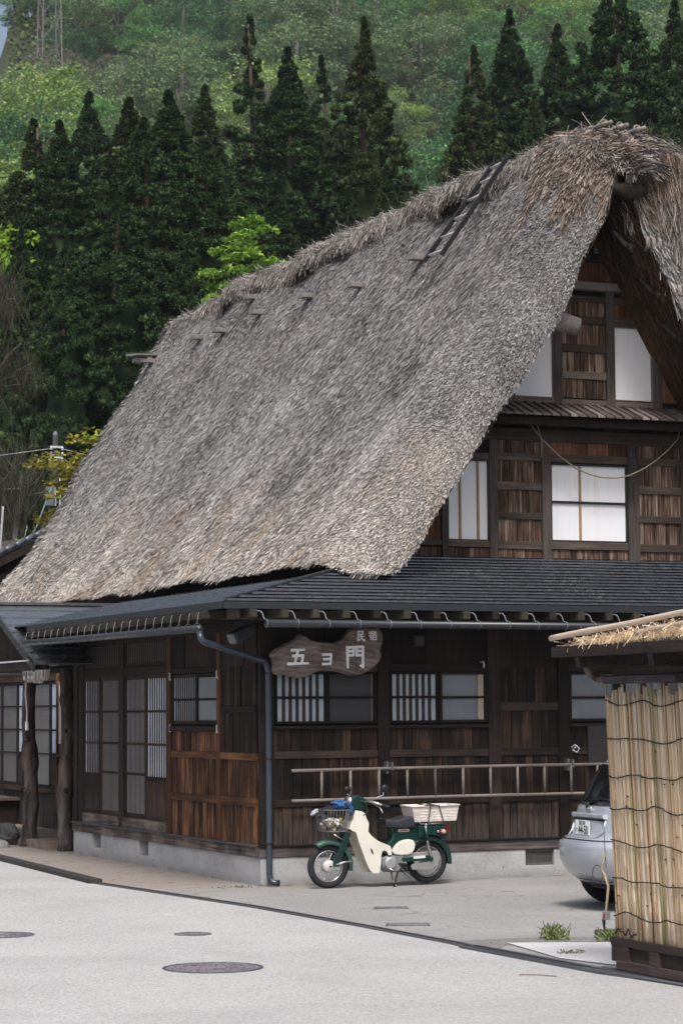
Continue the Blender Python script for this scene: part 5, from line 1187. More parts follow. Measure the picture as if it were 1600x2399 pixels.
D_ = np.stack([npr.uniform(-.6, .3, n), npr.uniform(-1, 1, n), npr.uniform(-.5, .25, n)], -1); D_ /= np.linalg.norm(D_, axis=1, keepdims=True)
NN = np.tile(np.array([[-.8, 0, .6]]), (n, 1))
v_, f_ = blades(P_, D_, NN, npr.uniform(.05, .20, (n, 1)), npr.uniform(.003, .006, (n, 1)), npr.uniform(-.1, .12, (n, 1)), .3, 0)
v2, f2 = blades(P_[:120] + np.array([[-.05, 0, -.01]]), np.tile(np.array([[-.15, .2, -1.0]]), (120, 1)) + npr.normal(0, .35, (120, 3)), NN[:120], npr.uniform(.05, .13, (120, 1)), npr.uniform(.005, .009, (120, 1)), npr.uniform(0, .2, (120, 1)), .3, 0)
v_, f_ = join([(v_, f_), (v2, f2)]); tag(npmesh('roof_straw', v_, f_, STRAWF, GT), kind='stuff')
for y in (-9.17, -10.33):
    b = MB(); z = 2.48 + .06 * (-y - 9.0); b.torus(L_(-1.12, y, z), .030, .007, 'y', 14, 6)
    b.tube([L_(-1.15, y, z - .02), L_(-1.17, y - .05, 2.41), L_(-1.165, y - .09, 2.35)], .005, 5); b.build('tie_cord', TW, GT)
# hanging bits beside the gate post
RT = plain('rope_frayed', (.42, .34, .23), .9)
t = thing('hanging_rope', 'frayed tan rope hanging beside the black gate post', 'rope', (-.86, -9.23, 0))
MB().tube([(0, -.03, .88), (.0, .05, .75), (0, .0, .70), (0, -.05, .62), (0, -.03, .52), (0, -.01, .44), (0, .02, .38)], [.007, .009, .009, .010, .010, .009, .007], 6).build('strand', RT, t, True)
MB().tube([(-.004, .02, .40), (-.004, .02, .36), (-.004, .015, .30)], [.006, .014, .006], 7).build('tassel', BLACK, t, True); MB().box(-.012, -.01, .385, .004, .02, .415).build('red_tag', plain('tag_red', (.3, .02, .03), .6), t)
t = thing('wire_loop', 'loop of black wire hung in front of the car bumper', 'wire', (-.86, -9.12, .70)); 
b = MB(); b.torus((0, 0, 0), .07, .003, 'y', 30, 5); b.v = [(y, x * 1.1, z) for x, y, z in b.v]; b.build('loop', BLACK, t); MB().tube([(0, -.10, .42), (0, -.115, .2), (0, -.13, .06)], .003, 5).build('lead', BLACK, t)
t = thing('small_box', 'small grey electrical box on the gate post near the ground', 'box', (-.85, -9.25, .40)); MB().box(-.02, .0, -.03, .02, .05, .03).build('case', plain('box_grey', (.22, .22, .23), .5), t, bevel=.004)

# weeds on the gravel strip
LEAFW = None
def mk_leaf(name, cs, rough=.55, sp=.25, tr=.0):
    k = N(name, rough, sp); r = k.island(); o = k.orand()
    f = k.math('ADD', k.math('MULTIPLY', r, .8), k.math('MULTIPLY', k.noise(k.obj(), .8, 3), .7)); f = k.math('ADD', f, k.math('MULTIPLY', k.math('SUBTRACT', o, .5), .3))
    k.col(k.ramp(f, [(.28, cs[0]), (.68, cs[1]), (1.0, cs[2])]))
    if tr:
        tn = k.n('ShaderNodeBsdfTranslucent'); k.t.links.new(k.b.inputs['Base Color'].links[0].from_socket, tn.inputs['Color']); mx = k.n('ShaderNodeMixShader'); mx.inputs[0].default_value = tr; tn.inputs['Color'].default_value = (.1, .2, .05, 1)
        out = k.t.nodes['Material Output']; k.t.links.new(k.b.outputs[0], mx.inputs[1]); k.t.links.new(tn.outputs[0], mx.inputs[2]); k.t.links.new(mx.outputs[0], out.inputs['Surface'])
    return k.m
LEAFW = mk_leaf('weed_leaf', ((.045, .055, .02), (.11, .15, .045), (.26, .30, .13)), tr=.3)
def weeds(name, cx, cy, rx, ry, n, h, label):
    th = npr.uniform(0, 2 * PI, n); rr = np.sqrt(npr.uniform(0, 1, n))
    P_ = np.stack([cx + rx * rr ** 1.6 * np.cos(th) * 1.3, cy + ry * rr ** 1.6 * np.sin(th) * 1.3, npr.uniform(.0, h * .55, n)], -1)
    D_ = np.stack([npr.normal(0, .55, n), npr.normal(0, .55, n), npr.uniform(.5, 1, n)], -1); D_ /= np.linalg.norm(D_, axis=1, keepdims=True)
    v_, f_ = blades(P_, D_, np.tile(np.array([[-.4, -.9, .1]]), (n, 1)), npr.uniform(h * .3, h * .7, (n, 1)), npr.uniform(.005, .012, (n, 1)), npr.uniform(-.3, .3, (n, 1)), .3, 0)
    return tag(npmesh(name, v_, f_, LEAFW), label, 'weeds', None, 'stuff')
weeds('weeds', -.10, -7.02, .085, .12, 170, .17, 'bushy clump of fresh green weeds on the gravel by the slab'); weeds('weeds', .27, -7.34, .13, .10, 200, .14, 'low green weeds beside the black gate post'); weeds('weeds', -.55, -8.1, .10, .05, 60, .05, 'thin grass growing in the slab joint')
weeds('weeds', -.30, -.15, .3, .05, 40, .04, 'tiny grass tufts at the foot of the house corner')
tag(MB().bar((.3, -6.98, .03), (.9, -7.3, .03), .14, .07).build('edging_block', plain('edging_dark', (.045, .043, .042), .9), None, bevel=.01), 'dark edging block behind the roadside weeds', 'kerb')
tag(MB().tube([(-1.60, -9.25, .004), (-1.50, -9.35, .006), (-1.41, -9.47, .004)], .004, 5).build('twig', plain('twig_brown', (.16, .11, .075), .9)), 'short brown twig lying on the pale road', 'twig')
# ------------------------------------------------------------------ trees
BARK = plain('bark_brown', (.075, .055, .045), .95, .1, 0, .35, 3)
BARKG = plain('bark_grey', (.16, .145, .135), .95, .1, 0, .3, 3)
CED = [mk_leaf('cedar_foliage_' + n_, c, .7, .15) for n_, c in (('deep', ((.005, .013, .007), (.016, .037, .014), (.054, .094, .031))), ('olive', ((.007, .014, .006), (.023, .041, .014), (.068, .096, .031))))]
def tri_leaves(C_, D_, L, Wd, up=0.0):
    n = len(C_); r = npr.normal(0, 1, (n, 3)) + np.array([[0, 0, up]]); s = np.cross(D_, r); s /= np.linalg.norm(s, axis=1, keepdims=True)
    a = C_; c = C_ + D_ * L; m_ = C_ + D_ * L * .45
    V_ = np.stack([a, m_ + s * Wd / 2, c, m_ - s * Wd / 2], 1).reshape(-1, 3); return V_, np.arange(n * 4).reshape(n, 4)
def unit(n): 
    d = npr.normal(0, 1, (n, 3)); return d / np.linalg.norm(d, axis=1, keepdims=True)
def trunk_mesh(h, r0, r1, seed, limbs=()):
    q = random.Random(seed); b = MB(); pts = [(.12 * math.sin(z * .5 + seed), .12 * math.sin(z * .37 + seed * 2), z) for z in np.linspace(-.6, h, 14)]
    b.tube(pts, list(np.linspace(r0, r1, 14)), 9)
    for p, e, r in limbs: 
        p, e = Vector(p), Vector(e); b.tube([p, p.lerp(e, .5) + Vector((q.uniform(-.2, .2), q.uniform(-.2, .2), .15)), e], [r, r * .7, r * .25], 6)
    return b
_ico = bmesh.new(); bmesh.ops.create_icosphere(_ico, subdivisions=2, radius=1); ICV = np.array([v_.co[:] for v_ in _ico.verts]); ICF = np.array([[v_.index for v_ in f_.verts] for f_ in _ico.faces]); _ico.free()
def cedar_mesh(seed, Hh, R, ncl, power=.9, gap=0.0, base=.05):
    """boughs as dense tufts: a lumpy core hidden by many short needle sprays"""
    g_ = np.random.default_rng(seed)
    hs = base + (1 - base) * (1 - (1 - g_.uniform(0, 1, ncl)) ** .68); hs[:ncl // 6] = 1 - .30 * g_.uniform(0, 1, ncl // 6); hs = np.clip(hs, 0, .994); ang = g_.uniform(0, 2 * PI, ncl)
    env = R * (1 - hs) ** power * (1 + .16 * np.sin(ang * 3 + hs * 9 + seed) + .12 * np.sin(ang * 7 - hs * 23)) * (.84 + .26 * (1 - np.mod(hs * 13 + ang * .35 + seed * .3, 1)))
    env = env * np.clip((1 - hs) / .16, 0, 1) ** .45
    rr = env * (.60 + .40 * g_.uniform(0, 1, ncl) ** .5)
    if gap: keep = (np.sin(hs * 37 + ang * 2) > -1 + gap) | (hs < .55); hs, ang, env, rr = hs[keep], ang[keep], env[keep], rr[keep]
    ncl = len(hs); size = (.05 + .50 * (1 - hs) ** .52) * g_.uniform(.75, 1.25, ncl)
    C_ = np.stack([rr * np.cos(ang), rr * np.sin(ang), hs * Hh - .14 * rr], -1); rad = np.stack([np.cos(ang), np.sin(ang), np.full(ncl, .45)], -1)
    k_ = len(ICV); lump = 1 + .28 * np.sin(ICV[None, :, 0] * 3.3 + ang[:, None] * 5) * np.sin(ICV[None, :, 1] * 3.9 + hs[:, None] * 60) + g_.uniform(-.12, .12, (ncl, k_))
    V1 = C_[:, None, :] + ICV[None] * (size[:, None] * lump)[..., None] * np.array([.60, .60, .48]); F1 = (ICF[None] + (np.arange(ncl) * k_)[:, None, None]).reshape(-1, 3)
    nb = 150; d = unit(ncl * nb) + np.repeat(rad, nb, 0) * .55; d /= np.linalg.norm(d, axis=1, keepdims=True); sz = np.repeat(size, nb)[:, None]
    dd = d + np.array([[0, 0, .35]]) + npr.normal(0, .35, d.shape); dd /= np.linalg.norm(dd, axis=1, keepdims=True)
    q = tri_leaves(np.repeat(C_, nb, 0) + d * sz * np.array([[.62, .62, .50]]) * npr.uniform(.6, 1.15, (len(d), 1)), dd, sz * g_.uniform(.22, .62, (len(d), 1)), .028 + .065 * sz * g_.uniform(.5, 1, (len(d), 1)), 0)
    inner = R * .36; t_ = np.linspace(0, .80, 10); na_ = 14
    V3 = np.array([(inner * (1 - t) ** power * math.cos(2 * PI * j / na_), inner * (1 - t) ** power * math.sin(2 * PI * j / na_), Hh * (base + t * (1 - base))) for t in t_ for j in range(na_)])
    F3 = np.array([(i * na_ + j, i * na_ + (j + 1) % na_, (i + 1) * na_ + (j + 1) % na_, (i + 1) * na_ + j) for i in range(9) for j in range(na_)])
    if gap: F3 = F3[:na_ * 4]
    F1 = np.concatenate([F1, F1[:, 2:3]], 1)
    tri = V1.reshape(-1, 3)
    return (tri, F1[:, :3]), join([q, (V3, F3)])
def make_tree(name, label, cat, vf, fm, tb, bm_, group=None):
    t = thing(name, label, cat, (0, 0, 0), 0, group)
    if isinstance(vf[0], tuple): npmesh('boughs', vf[0][0], vf[0][1], fm, t, True)['kind'] = 'stuff'; vf = vf[1]
    npmesh('crown', vf[0], vf[1], fm, t); tb.build('trunk', bm_, t, True); return t
protos = []
for i, (R, ncl, pw, gp, mi) in enumerate(((5.2, 1150, .84, 0, 0), (4.8, 1000, .88, 0, 1), (3.5, 620, .90, .45, 0), (5.8, 1300, .74, 0, 0))):
    protos.append((cedar_mesh(20 + i, 22, R, ncl, pw, gp), CED[mi], R))
CEDARS = [  # x, y, height, proto, width factor, label
 (27.8, 50.0, 25.8, 1, .95, 'slender dark cedar at the left edge of the right hand group'),
 (30.8, 53.0, 28.3, 0, .92, 'tall dark cedar directly behind the front of the roof ridge'),
 (31.4, 50.4, 27.1, 0, .95, 'broad dark cedar with a blunt forked top above the roof ridge'),
 (32.2, 47.6, 28.6, 3, 1.0, 'largest dark cedar at the upper right behind the gable peak'),
 (38.2, 53.4, 29.6, 0, 1.0, 'dark cedar cut by the right picture edge'),
 (27.8, 45.5, 23.0, 1, .8, 'lower cedar filling the gap in the right hand group'),
 (28.4, 42.9, 21.5, 0, .9, 'dark cedar just above the ridge logs of the thatch'),
 (25.9, 55.3, 28.1, 1, .95, 'tall pointed cedar standing alone in front of the green hillside'),
 (25.2, 57.8, 27.2, 2, .95, 'thin sparse cedar between two fuller cedars in the middle'),
 (22.5, 54.6, 26.4, 0, 1.10, 'full dark cedar left of the middle spire'),
 (23.4, 60.7, 29.4, 2, .95, 'tall gappy cedar spire with its trunk showing near the top'),
 (18.3, 51.9, 23.9, 1, 1.15, 'pointed cedar behind the left cedar mass'),
 (14.5, 44.8, 21.6, 0, 1.42, 'cedar with a soft rounded top in the left mass'),
 (14.9, 42.5, 19.6, 3, 1.28, 'bushy cedar above the far end of the roof'),
 (14.6, 49.0, 22.4, 1, 1.40, 'narrow cedar rising beside the blunt black cedar'),
 (13.1, 43.1, 20.2, 3, 1.30, 'wide cedar in the centre of the left mass'),
 (16.9, 60.8, 25.7, 0, 1.11, 'blunt topped blackish cedar before the pale hillside trees'),
 (11.6, 49.9, 21.6, 1, 1.33, 'cedar near the left picture edge with a pointed tip'),
 (11.3, 45.9, 20.6, 0, 1.22, 'cedar leaning into the left edge pair'),
 (10.6, 37.7, 16.6, 3, 1.23, 'lowest bushy cedar straight above the left roof slope'),
 (8.7, 36.4, 15.0, 3, .85, 'bushy cedar behind the utility pole'),
 (12.6, 37.6, 15.4, 3, 1.10, 'short cedar tucked behind the roof verge and the bright maple'),
 (8.6, 40.6, 16.0, 0, .9, 'dark cedar behind the leafless tree'),
 (19.1, 47.3, 19.6, 0, 1.17, 'dark cedar behind the bright maple'),
 (20.6, 44.7, 19.0, 3, .9, 'broad cedar behind the middle of the thatch'),
 (23.3, 47.7, 20.6, 0, .9, 'dark cedar behind the roof left of the ladder'),
 (25.9, 50.9, 20.8, 1, .95, 'cedar in the dip beside the hillside gap')]
trees = {}
for i, (x, y, h, pi_, wf, lab) in enumerate(CEDARS):
    sc = (h / 22 * wf, h / 22 * wf, h / 22)
    if pi_ not in trees:
        vf, fm, R = protos[pi_]
        t = make_tree('cedar_tree', lab, 'tree', vf, fm, trunk_mesh(21.6, .34, .03, 40 + pi_), BARK, 'cedars behind the house')
        t.location = (x, y, -.2); t.rotation_euler = (0, 0, rnd.random() * 6); t.scale = sc; trees[pi_] = t
    else: copy_tree(trees[pi_], (x, y, -.2), rnd.random() * 6, sc, lab)
# broadleaf trees
def broad_mesh(seed, Hh, R, ncl, nl, leaf, zlo=.30, flat=.40, rough_=.9):
    g_ = np.random.default_rng(seed); u = unit(ncl); rad = g_.uniform(.35, 1, ncl) ** .5
    C_ = u * rad[:, None] * np.array([R, R, Hh * (1 - zlo) / 2]); C_[:, 2] += Hh * (1 + zlo) / 2
    C_[:, 0] *= 1 + .15 * np.sin(C_[:, 2] * 1.3 + seed); cr = R * g_.uniform(.20, .40, ncl)
    d = unit(ncl * nl) * np.array([1, 1, flat]); pos = np.repeat(C_, nl, 0) + d * np.repeat(cr, nl)[:, None] * g_.uniform(.3, 1, (ncl * nl, 1)) ** .6
    pos[:, 2] -= .25 * np.linalg.norm(d[:, :2], axis=1) ** 2 * np.repeat(cr, nl)
    dd = unit(ncl * nl) * np.array([1, 1, .45]); dd /= np.linalg.norm(dd, axis=1, keepdims=True)
    limbs = [((0, 0, Hh * g_.uniform(.25, .55)), tuple(c * np.array([.85, .85, 1])), .028 * R) for c in C_[:9]]
    return tri_leaves(pos, dd, leaf * g_.uniform(.6, 1.3, (ncl * nl, 1)), leaf * g_.uniform(.5, .9, (ncl * nl, 1)), 2.2), limbs
def broad(name, label, loc, Hh, R, ncl, nl, leaf, cs, seed, bark=BARK, group=None, **kw):
    vf, limbs = broad_mesh(seed, Hh, R, ncl, nl, leaf, **kw)
    t = make_tree(name, label, 'tree', vf, mk_leaf(name + '_leaf', cs, .6, .2, .35), trunk_mesh(Hh * .8, .022 * Hh, .008 * Hh, seed, limbs), bark, group); t.location = loc; return t
broad('maple_tree', 'bright yellow green maple behind the roof verge in front of dark cedars', (12.55, 32.6, 0), 15.2, 1.3, 90, 130, .13, ((.055, .115, .014), (.135, .27, .03), (.27, .42, .075)), 3, zlo=.45, flat=.22)
broad('young_maple', 'yellow and rust tinted maple beside the utility pole', (5.2, 22.9, 0), 7.9, 1.45, 62, 120, .13, ((.10, .10, .012), (.20, .20, .025), (.34, .30, .06)), 5, zlo=.2, flat=.30)
broad('young_maple', 'fresh green maple spray against the left thatch edge', (6.1, 24.6, 0), 8.2, 1.0, 40, 110, .13, ((.06, .14, .012), (.13, .28, .025), (.24, .42, .06)), 6, zlo=.35, flat=.30)
broad('young_maple', 'low green leafy shrub left of the utility pole', (4.3, 25.6, 0), 5.9, 1.35, 46, 100, .14, ((.02, .06, .012), (.06, .16, .025), (.14, .27, .05)), 7, zlo=.2, flat=.35)
broad('leafy_tree', 'bright green tree glimpsed at the left picture edge between cedars', (8.9, 45.5, 0), 18.0, 2.3, 80, 100, .24, ((.10, .19, .015), (.2, .36, .03), (.36, .5, .07)), 8, zlo=.4, flat=.35)
# leafless grey tree hung with twigs at the left edge
BT = thing('bare_tree', 'leafless grey tree hung with drooping twigs at the left edge', 'tree', (4.45, 29.15, 0))
q = random.Random(5); tb = MB(); tw = []
def grow(p, d, L, r, lev):
    pts = [p]; n_ = 6; wv = .10 if lev == 0 else .3
    for i in range(n_): d = (d + Vector((q.uniform(-wv, wv), q.uniform(-wv, wv), q.uniform(-.1, .12)))).normalized(); pts.append(pts[-1] + d * L / n_)
    tb.tube(pts, list(np.linspace(r, r * .5, n_ + 1)), 6 if lev < 1 else 4, False)
    for i in range(1, n_ + 1):
        for _ in range(4):
            s = pts[i] + Vector((q.gauss(0, .16), q.gauss(0, .16), q.gauss(0, .3))); tw.append((s, q.uniform(.5, 1.5)))
    if lev < 2:
        for _ in range(13 if lev == 0 else 3):
            i = q.randint(1, n_); dd = (d * .3 + Vector((q.uniform(-1, 1), q.uniform(-1, 1), q.uniform(-.2, .5)))).normalized(); grow(pts[i], dd, (1.5 if lev == 0 else .8) * q.uniform(.6, 1.2), r * (.35 if lev == 0 else .5), lev + 1)
for x_, y_, h_ in ((0, 0, 11.5), (-.5, .6, 9.5), (.45, -.5, 7.5), (.9, .2, 6.0)): grow(Vector((x_, y_, 0)), Vector((.03 * x_, .03 * y_, 1)), h_, .11, 0)
tb.build('trunk', BARKG, BT, True)
A_ = np.array([list(s) for s, l in tw]); LL = np.array([[l] for s, l in tw])
reps = 3; A2 = np.repeat(A_, reps, 0) + npr.normal(0, .12, (len(A_) * reps, 3)); L2 = np.repeat(LL, reps, 0) * npr.uniform(.5, 1, (len(A_) * reps, 1))
D_ = np.stack([npr.normal(0, .28, len(A2)), npr.normal(0, .28, len(A2)), -np.ones(len(A2))], -1)
keep = A2[:, 2] > .5; v_, f_ = blades(A2[keep], D_[keep], np.tile(np.array([[-.4, -.9, .05]]), (keep.sum(), 1)), L2[keep] * .7, npr.uniform(.006, .014, (keep.sum(), 1)), npr.uniform(-.1, .1, (keep.sum(), 1)), .12, 0)
tag(npmesh('hanging_twigs', v_, f_, mk_leaf('twig_grey', ((.012, .013, .010), (.03, .030, .022), (.065, .062, .046)), .9, .1), BT), kind='stuff')
# undergrowth on the rising ground behind the house
n = 14000; P_ = np.stack([npr.uniform(-2, 46, n), npr.uniform(24, 66, n), npr.uniform(0, 2.2, n) ** 1], -1); D_ = unit(n); v_, f_ = tri_leaves(P_, D_, npr.uniform(.3, .8, (n, 1)), npr.uniform(.15, .35, (n, 1)))
tag(npmesh('undergrowth', v_, f_, mk_leaf('undergrowth_leaf', ((.008, .014, .007), (.02, .035, .014), (.045, .06, .02)))), 'dark undergrowth beneath the cedars', 'undergrowth', None, 'stuff')

# hillside wood: every tree in view is a thing of its own
HK = [('hill_tree', 'pale yellow green broadleaf tree on the far wooded hillside', ((0.1, 0.19, 0.044), (0.23, 0.382, 0.09), (0.396, 0.471, 0.182)), 9.5, 4.2, 70),
      ('hill_tree', 'mid green broadleaf tree on the far wooded hillside', ((0.04, 0.11, 0.039), (0.1, 0.249, 0.073), (0.211, 0.413, 0.136)), 10.0, 4.4, 70),
      ('hill_tree', 'dull olive broadleaf tree on the far wooded hillside', ((0.063, 0.105, 0.056), (0.147, 0.222, 0.102), (0.257, 0.35, 0.171)), 9.0, 4.0, 60),
      ('hill_tree', 'brownish thinly leafed tree on the far wooded hillside', ((0.082, 0.089, 0.061), (0.16, 0.169, 0.113), (0.248, 0.259, 0.176)), 9.0, 3.8, 34),
      ('hill_tree', 'deep green broadleaf tree on the far wooded hillside', ((0.024, 0.068, 0.039), (0.054, 0.147, 0.065), (0.119, 0.254, 0.107)), 10.5, 4.3, 75)]
hp = []
for i, (nm, lab, cs, Hh, R, ncl) in enumerate(HK):
    vf, limbs = broad_mesh(60 + i, Hh, R, int(ncl * .62), 150, .27, zlo=.22, flat=.42); t = make_tree(nm, lab, 'tree', vf, mk_leaf('hill_leaf', cs, .65, .15, .3), trunk_mesh(Hh * .8, .17, .06, 60 + i, limbs), BARKG, 'trees on the far hillside'); hp.append(t)
used = set(); cnt = 0; d = 222.0
hr = random.Random(23)
while d < 452:
    step = 8.4 + d * .004; az = math.radians(-9.4) + hr.uniform(0, .02)
    while az < math.radians(9.2):
        dj, aj = d + hr.uniform(-3.5, 3.5), az + hr.uniform(-.3, .3) * step / d
        x, y = CAMP.x + dj * math.cos(VA + aj), CAMP.y + dj * math.sin(VA + aj)
        pn = math.sin(x * .045 + 1) + math.sin(y * .06 + x * .02) + hr.uniform(-.9, .9)
        ki = 0 if pn > 1.15 else (1 if pn > 0 else (4 if pn > -.7 else (2 if pn > -1.8 else 3)))
        if aj > math.radians(4) and dj < 300 and hr.random() < .6: ki = hr.choice([0, 0, 2])
        if hr.random() < .12: ki = hr.choice([0, 1, 2, 4])
        s = hr.uniform(1.0, 1.65); z = hz(dj, aj) - .8
        skip = (aj > math.radians(7.95) and dj > 290)
        if not skip:
            ad = math.degrees(aj); reg = 'by the pylon' if ad > 4.6 else ('above the left cedars' if ad > 1.2 else ('behind the middle cedar spires' if ad > -2.6 else ('in the gap left of right cedars' if ad > -4.6 else 'above the roof ridge at the right')))
            lb = HK[ki][1].replace('on the far wooded hillside', ('low on the hillside' if dj < 285 else ('midway up the hillside' if dj < 350 else 'high on the hillside')) + ' ' + reg)
            if ki not in used: t = hp[ki]; t['label'] = lb; t.location = (x, y, z); t.rotation_euler = (0, 0, hr.random() * 6); t.scale = (s, s, s * hr.uniform(.85, 1.15)); used.add(ki)
            else: copy_tree(hp[ki], (x, y, z), hr.random() * 6, (s, s, s * hr.uniform(.85, 1.15)), lb)
            cnt += 1
        az += step / d * hr.uniform(.85, 1.15)
    d += step * 1.12
print('hill trees', cnt)
n = 90000; dd_ = np.sqrt(npr.uniform(215 ** 2, 455 ** 2, n)); aa_ = npr.uniform(math.radians(-9.8), math.radians(7.95), n)
zz_ = np.array([hz(a, c) for a, c in zip(dd_, aa_)]); P_ = np.stack([CAMP.x + dd_ * np.cos(VA + aa_), CAMP.y + dd_ * np.sin(VA + aa_), zz_ + npr.uniform(-.6, 2.2, n)], -1)
v_, f_ = tri_leaves(P_, unit(n), npr.uniform(.5, 1.3, (n, 1)), npr.uniform(.3, .7, (n, 1)))
tag(npmesh('hillside_scrub', v_, f_, mk_leaf('scrub_leaf', ((.022, .038, .018), (.06, .09, .035), (.13, .17, .065)), .7, .1, .2)), 'green scrub covering the ground between the hillside trees', 'undergrowth', None, 'stuff')
# ------------------------------------------------------------------ pylon, lines, pole, neighbour
STEEL = plain('pylon_steel', (.17, .17, .165), .7); STEELR = plain('pylon_leg', (.22, .19, .175), .7)
PY = thing('pylon', 'lattice power pylon on the hillside at the upper left', 'pylon', (74.5, 262.8, 80)); 
hw = lambda z: 1.35 - z * .018
legs = {}
for i, (sx, sy) in enumerate(((-1, -1), (1, -1), (1, 1), (-1, 1))): MB().tube([(sx * hw(-2), sy * hw(-2), -2), (sx * hw(45), sy * hw(45), 45)], [.085, .07], 5).build('leg', STEELR if i == 1 else STEEL, PY)
b = MB(); z = 0.0
while z < 44:
    z1 = z + 3.2
    for (ax, ay), (cx_, cy_) in (((-1, -1), (1, -1)), ((1, -1), (1, 1)), ((1, 1), (-1, 1)), ((-1, 1), (-1, -1))):
        a0 = Vector((ax * hw(z), ay * hw(z), z)); c1 = Vector((cx_ * hw(z1), cy_ * hw(z1), z1)); c0 = Vector((cx_ * hw(z), cy_ * hw(z), z)); a1 = Vector((ax * hw(z1), ay * hw(z1), z1))
        b.tube([a0, c1], .028, 4); b.tube([c0, a1], .028, 4); b.tube([a1, c1], .028, 4)
    z = z1
b.build('bracing', STEEL, PY)
for z in (32, 38): MB().tube([(-7, 0, z), (0, 0, z + .8), (7, 0, z)], .1, 4).build('cross_arm', STEEL, PY)
LINE = plain('power_line_wire', (.42, .43, .44), .5, .5)
PLG = 'power lines sagging across the hillside'
for i, (a, c, sag) in enumerate((((75, 262, 108), (165, 290, 78), 3), ((78, 262, 111), (166, 292, 82), 3), ((74, 262, 117), (160, 285, 97), 4), ((78, 262, 120), (160, 288, 103), 4), ((90, 255, 101), (172, 272, 78), 2), ((92, 255, 99), (172, 274, 75), 2))):
    a, c = Vector(a), Vector(c); pts = [a.lerp(c, j / 24) - Vector((0, 0, sag * 4 * (j / 24) * (1 - j / 24))) for j in range(25)]
    o = MB().tube(pts, .06, 4).build('power_line', LINE); tag(o, 'thin pale power line sagging across the wooded hillside', 'power line', PLG)
UP = thing('utility_pole', 'dark utility pole with insulators and a grey box beyond the roof', 'utility pole', (5.5, 26.67, 0))
MB().tube([(0, 0, -.3), (0, 0, 8.1)], [.085, .065], 10).build('pole', plain('pole_dark', (.035, .03, .032), .8), UP, True)
PW = plain('insulator_white', (.50, .53, .56), .35, .5); PGY = plain('pole_box_grey', (.13, .15, .18), .5); CW_ = plain('conduit_grey', (.36, .41, .46), .5)
MB().bar((-.24, -.10, 6.75), (-.07, -.10, 6.75), .12, .42).build('equipment_box', PGY, UP, bevel=.012); MB().lathe((0, 0, 8.1), [(.05, 0), (.065, .06), (.03, .14)], 'z', 10).build('cap', PGY, UP)
for z in (7.62, 7.86): MB().box(-.13, -.10, z, .15, -.065, z + .035).build('cross_arm', PW, UP)
for x in (-.12, .14):
    for z in (7.55, 7.68, 7.80): MB().lathe((x, -.09, z), [(.015, 0), (.032, .015), (.018, .035), (.032, .05), (.014, .08)], 'z', 10).build('insulator', PW, UP, True)
MB().tube([(.085, -.08, 7.3), (.10, -.09, 5.9), (.13, -.09, 3.0)], .018, 6).build('conduit', CW_, UP, True); MB().tube([(-.04, -.09, 7.05), (-.02, -.09, 6.55)], .02, 6).build('marker', PW, UP)
for z in (7.0, 6.6, 6.1, 5.9): MB().lathe((.0, 0, z), [(.09, 0), (.096, .02), (.09, .04)], 'z', 12).build('band', PGY, UP)
b = MB(); b.torus((.18, -.10, 7.25), .06, .01, 'y', 18, 5); b.build('coil', BLACK, UP); MB().tube([(-.18, -.10, 6.55), (-.17, -.11, 6.38), (-.08, -.11, 6.32), (.0, -.09, 6.40)], .013, 5).build('drip_loop', plain('cable_green', (.10, .12, .09), .6), UP, True)
GW = plain('guy_wire_green', (.13, .19, .20), .5)
tag(MB().tube([(5.42, 26.5, 7.1), (4.55, 24.9, 5.9), (3.5, 23.0, 5.0)], .016, 5).build('guy_wire', GW), 'green sleeved wire running from the utility pole to the neighbouring roof', 'wire')
WP = plain('wire_pale', (.36, .37, .38), .5)
tag(MB().tube([(2.9, 28.0, 7.55), (4.2, 27.3, 7.68), (5.5, 26.5, 7.85)], .007, 4).build('service_wire', WP), 'thin wire running left from the top of the utility pole', 'wire')
tag(MB().tube([(5.5, 26.5, 7.85), (7.0, 26.0, 7.45), (12, 24.0, 7.1)], .007, 4).build('service_wire', WP), 'thin wire running right from the pole towards the thatched roof', 'wire')
tag(MB().tube([(2.6, 27.9, 5.15), (4.2, 27.1, 5.3), (5.5, 26.5, 5.55)], .009, 4).build('service_wire', plain('wire_dark_blue', (.07, .09, .11), .5)), 'dark lower wire reaching the left picture edge', 'wire')
t = thing('wire_spacer', 'pale box shaped cable joint hanging on the lower wire', 'cable joint', (4.75, 26.6, 5.32)); MB().bar((-.09, 0, 0), (.09, 0, .03), .06, .06).build('case', PW, t, bevel=.02); MB().tube([(.0, 0, .03), (.05, -.05, .3), (.0, -.1, .5), (.06, -.1, .75)], .010, 5).build('loop', plain('cable_tan', (.26, .23, .19), .7), t, True)
NB = thing('neighbour_house', 'tiled grey roof and dark eave of a house at the left edge', 'house', (2.2, 20.0, 0))
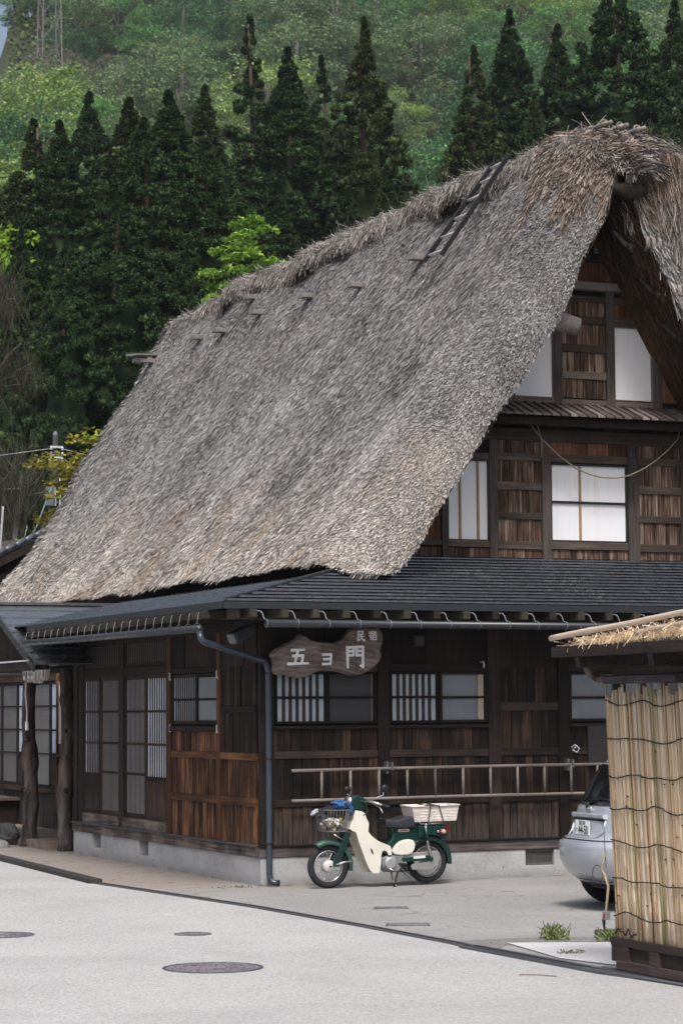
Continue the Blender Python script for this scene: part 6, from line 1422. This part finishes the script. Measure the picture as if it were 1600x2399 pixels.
def nbx(p): return (p[0] - 2.2, p[1] - 20.0, p[2])
r0, r1 = Vector((1.2, 19.6, 4.36)), Vector((4.6, 22.4, 5.86)); back = Vector((-6, 10, -3.2)) ; TG = plain('roof_tile_grey', (.075, .085, .10), .3, .55, 0, .3, 4)
MB().hexa([nbx(p) for p in (r0, r1, r1 + back, r0 + back, r0 + Vector((0, 0, .06)), r1 + Vector((0, 0, .06)), r1 + back + Vector((0, 0, .06)), r0 + back + Vector((0, 0, .06)))]).build('roof', TG, NB)
for i in range(13):
    a = r0.lerp(r1, i / 13) + Vector((0, 0, .075)); c = r0.lerp(r1, (i + .96) / 13) + Vector((0, 0, .10)); MB().tube([nbx(a), nbx(c)], [.055, .062], 8).build('verge_tile', TG, NB, True)
MB().bar(nbx(r0 - Vector((0, 0, .10))), nbx(r1 - Vector((0, 0, .10))), .05, .16).build('bargeboard', WD_LOWX, NB)
mid = r0.lerp(r1, .5)
MB().prism([nbx(p) for p in ((1.5, 20.15, 0), (4.9, 22.95, 0), (4.9, 22.95, 5.6), (1.5, 20.15, 4.1))], (-5.6, 9.4, 0)).build('wall', plain('neighbour_wall', (.05, .042, .036), .9), NB)
t = thing('antenna_pole', 'thin pale pole standing on the neighbouring tiled roof', 'pole', (2.75, 21.3, 4.9)); MB().tube([(0, 0, -.2), (.10, .05, 1.1)], .022, 6).build('pole', WP, t); MB().lathe((.10, .05, 1.08), [(.024, 0), (.024, .06)], 'z', 8).build('cap', PW, t)

# ------------------------------------------------------------------ valley haze
hzm = bpy.data.materials.new('haze'); hzm.use_nodes = True; nt = hzm.node_tree; nt.nodes.clear()
ou = nt.nodes.new('ShaderNodeOutputMaterial'); pv = nt.nodes.new('ShaderNodeVolumePrincipled'); nt.links.new(pv.outputs[0], ou.inputs['Volume'])
pv.inputs['Color'].default_value = (.92, .96, 1, 1); pv.inputs['Density'].default_value = .00022; pv.inputs['Anisotropy'].default_value = .3
tag(MB().box(-120, -60, -12, 420, 700, 420).build('haze', hzm), kind='stuff')
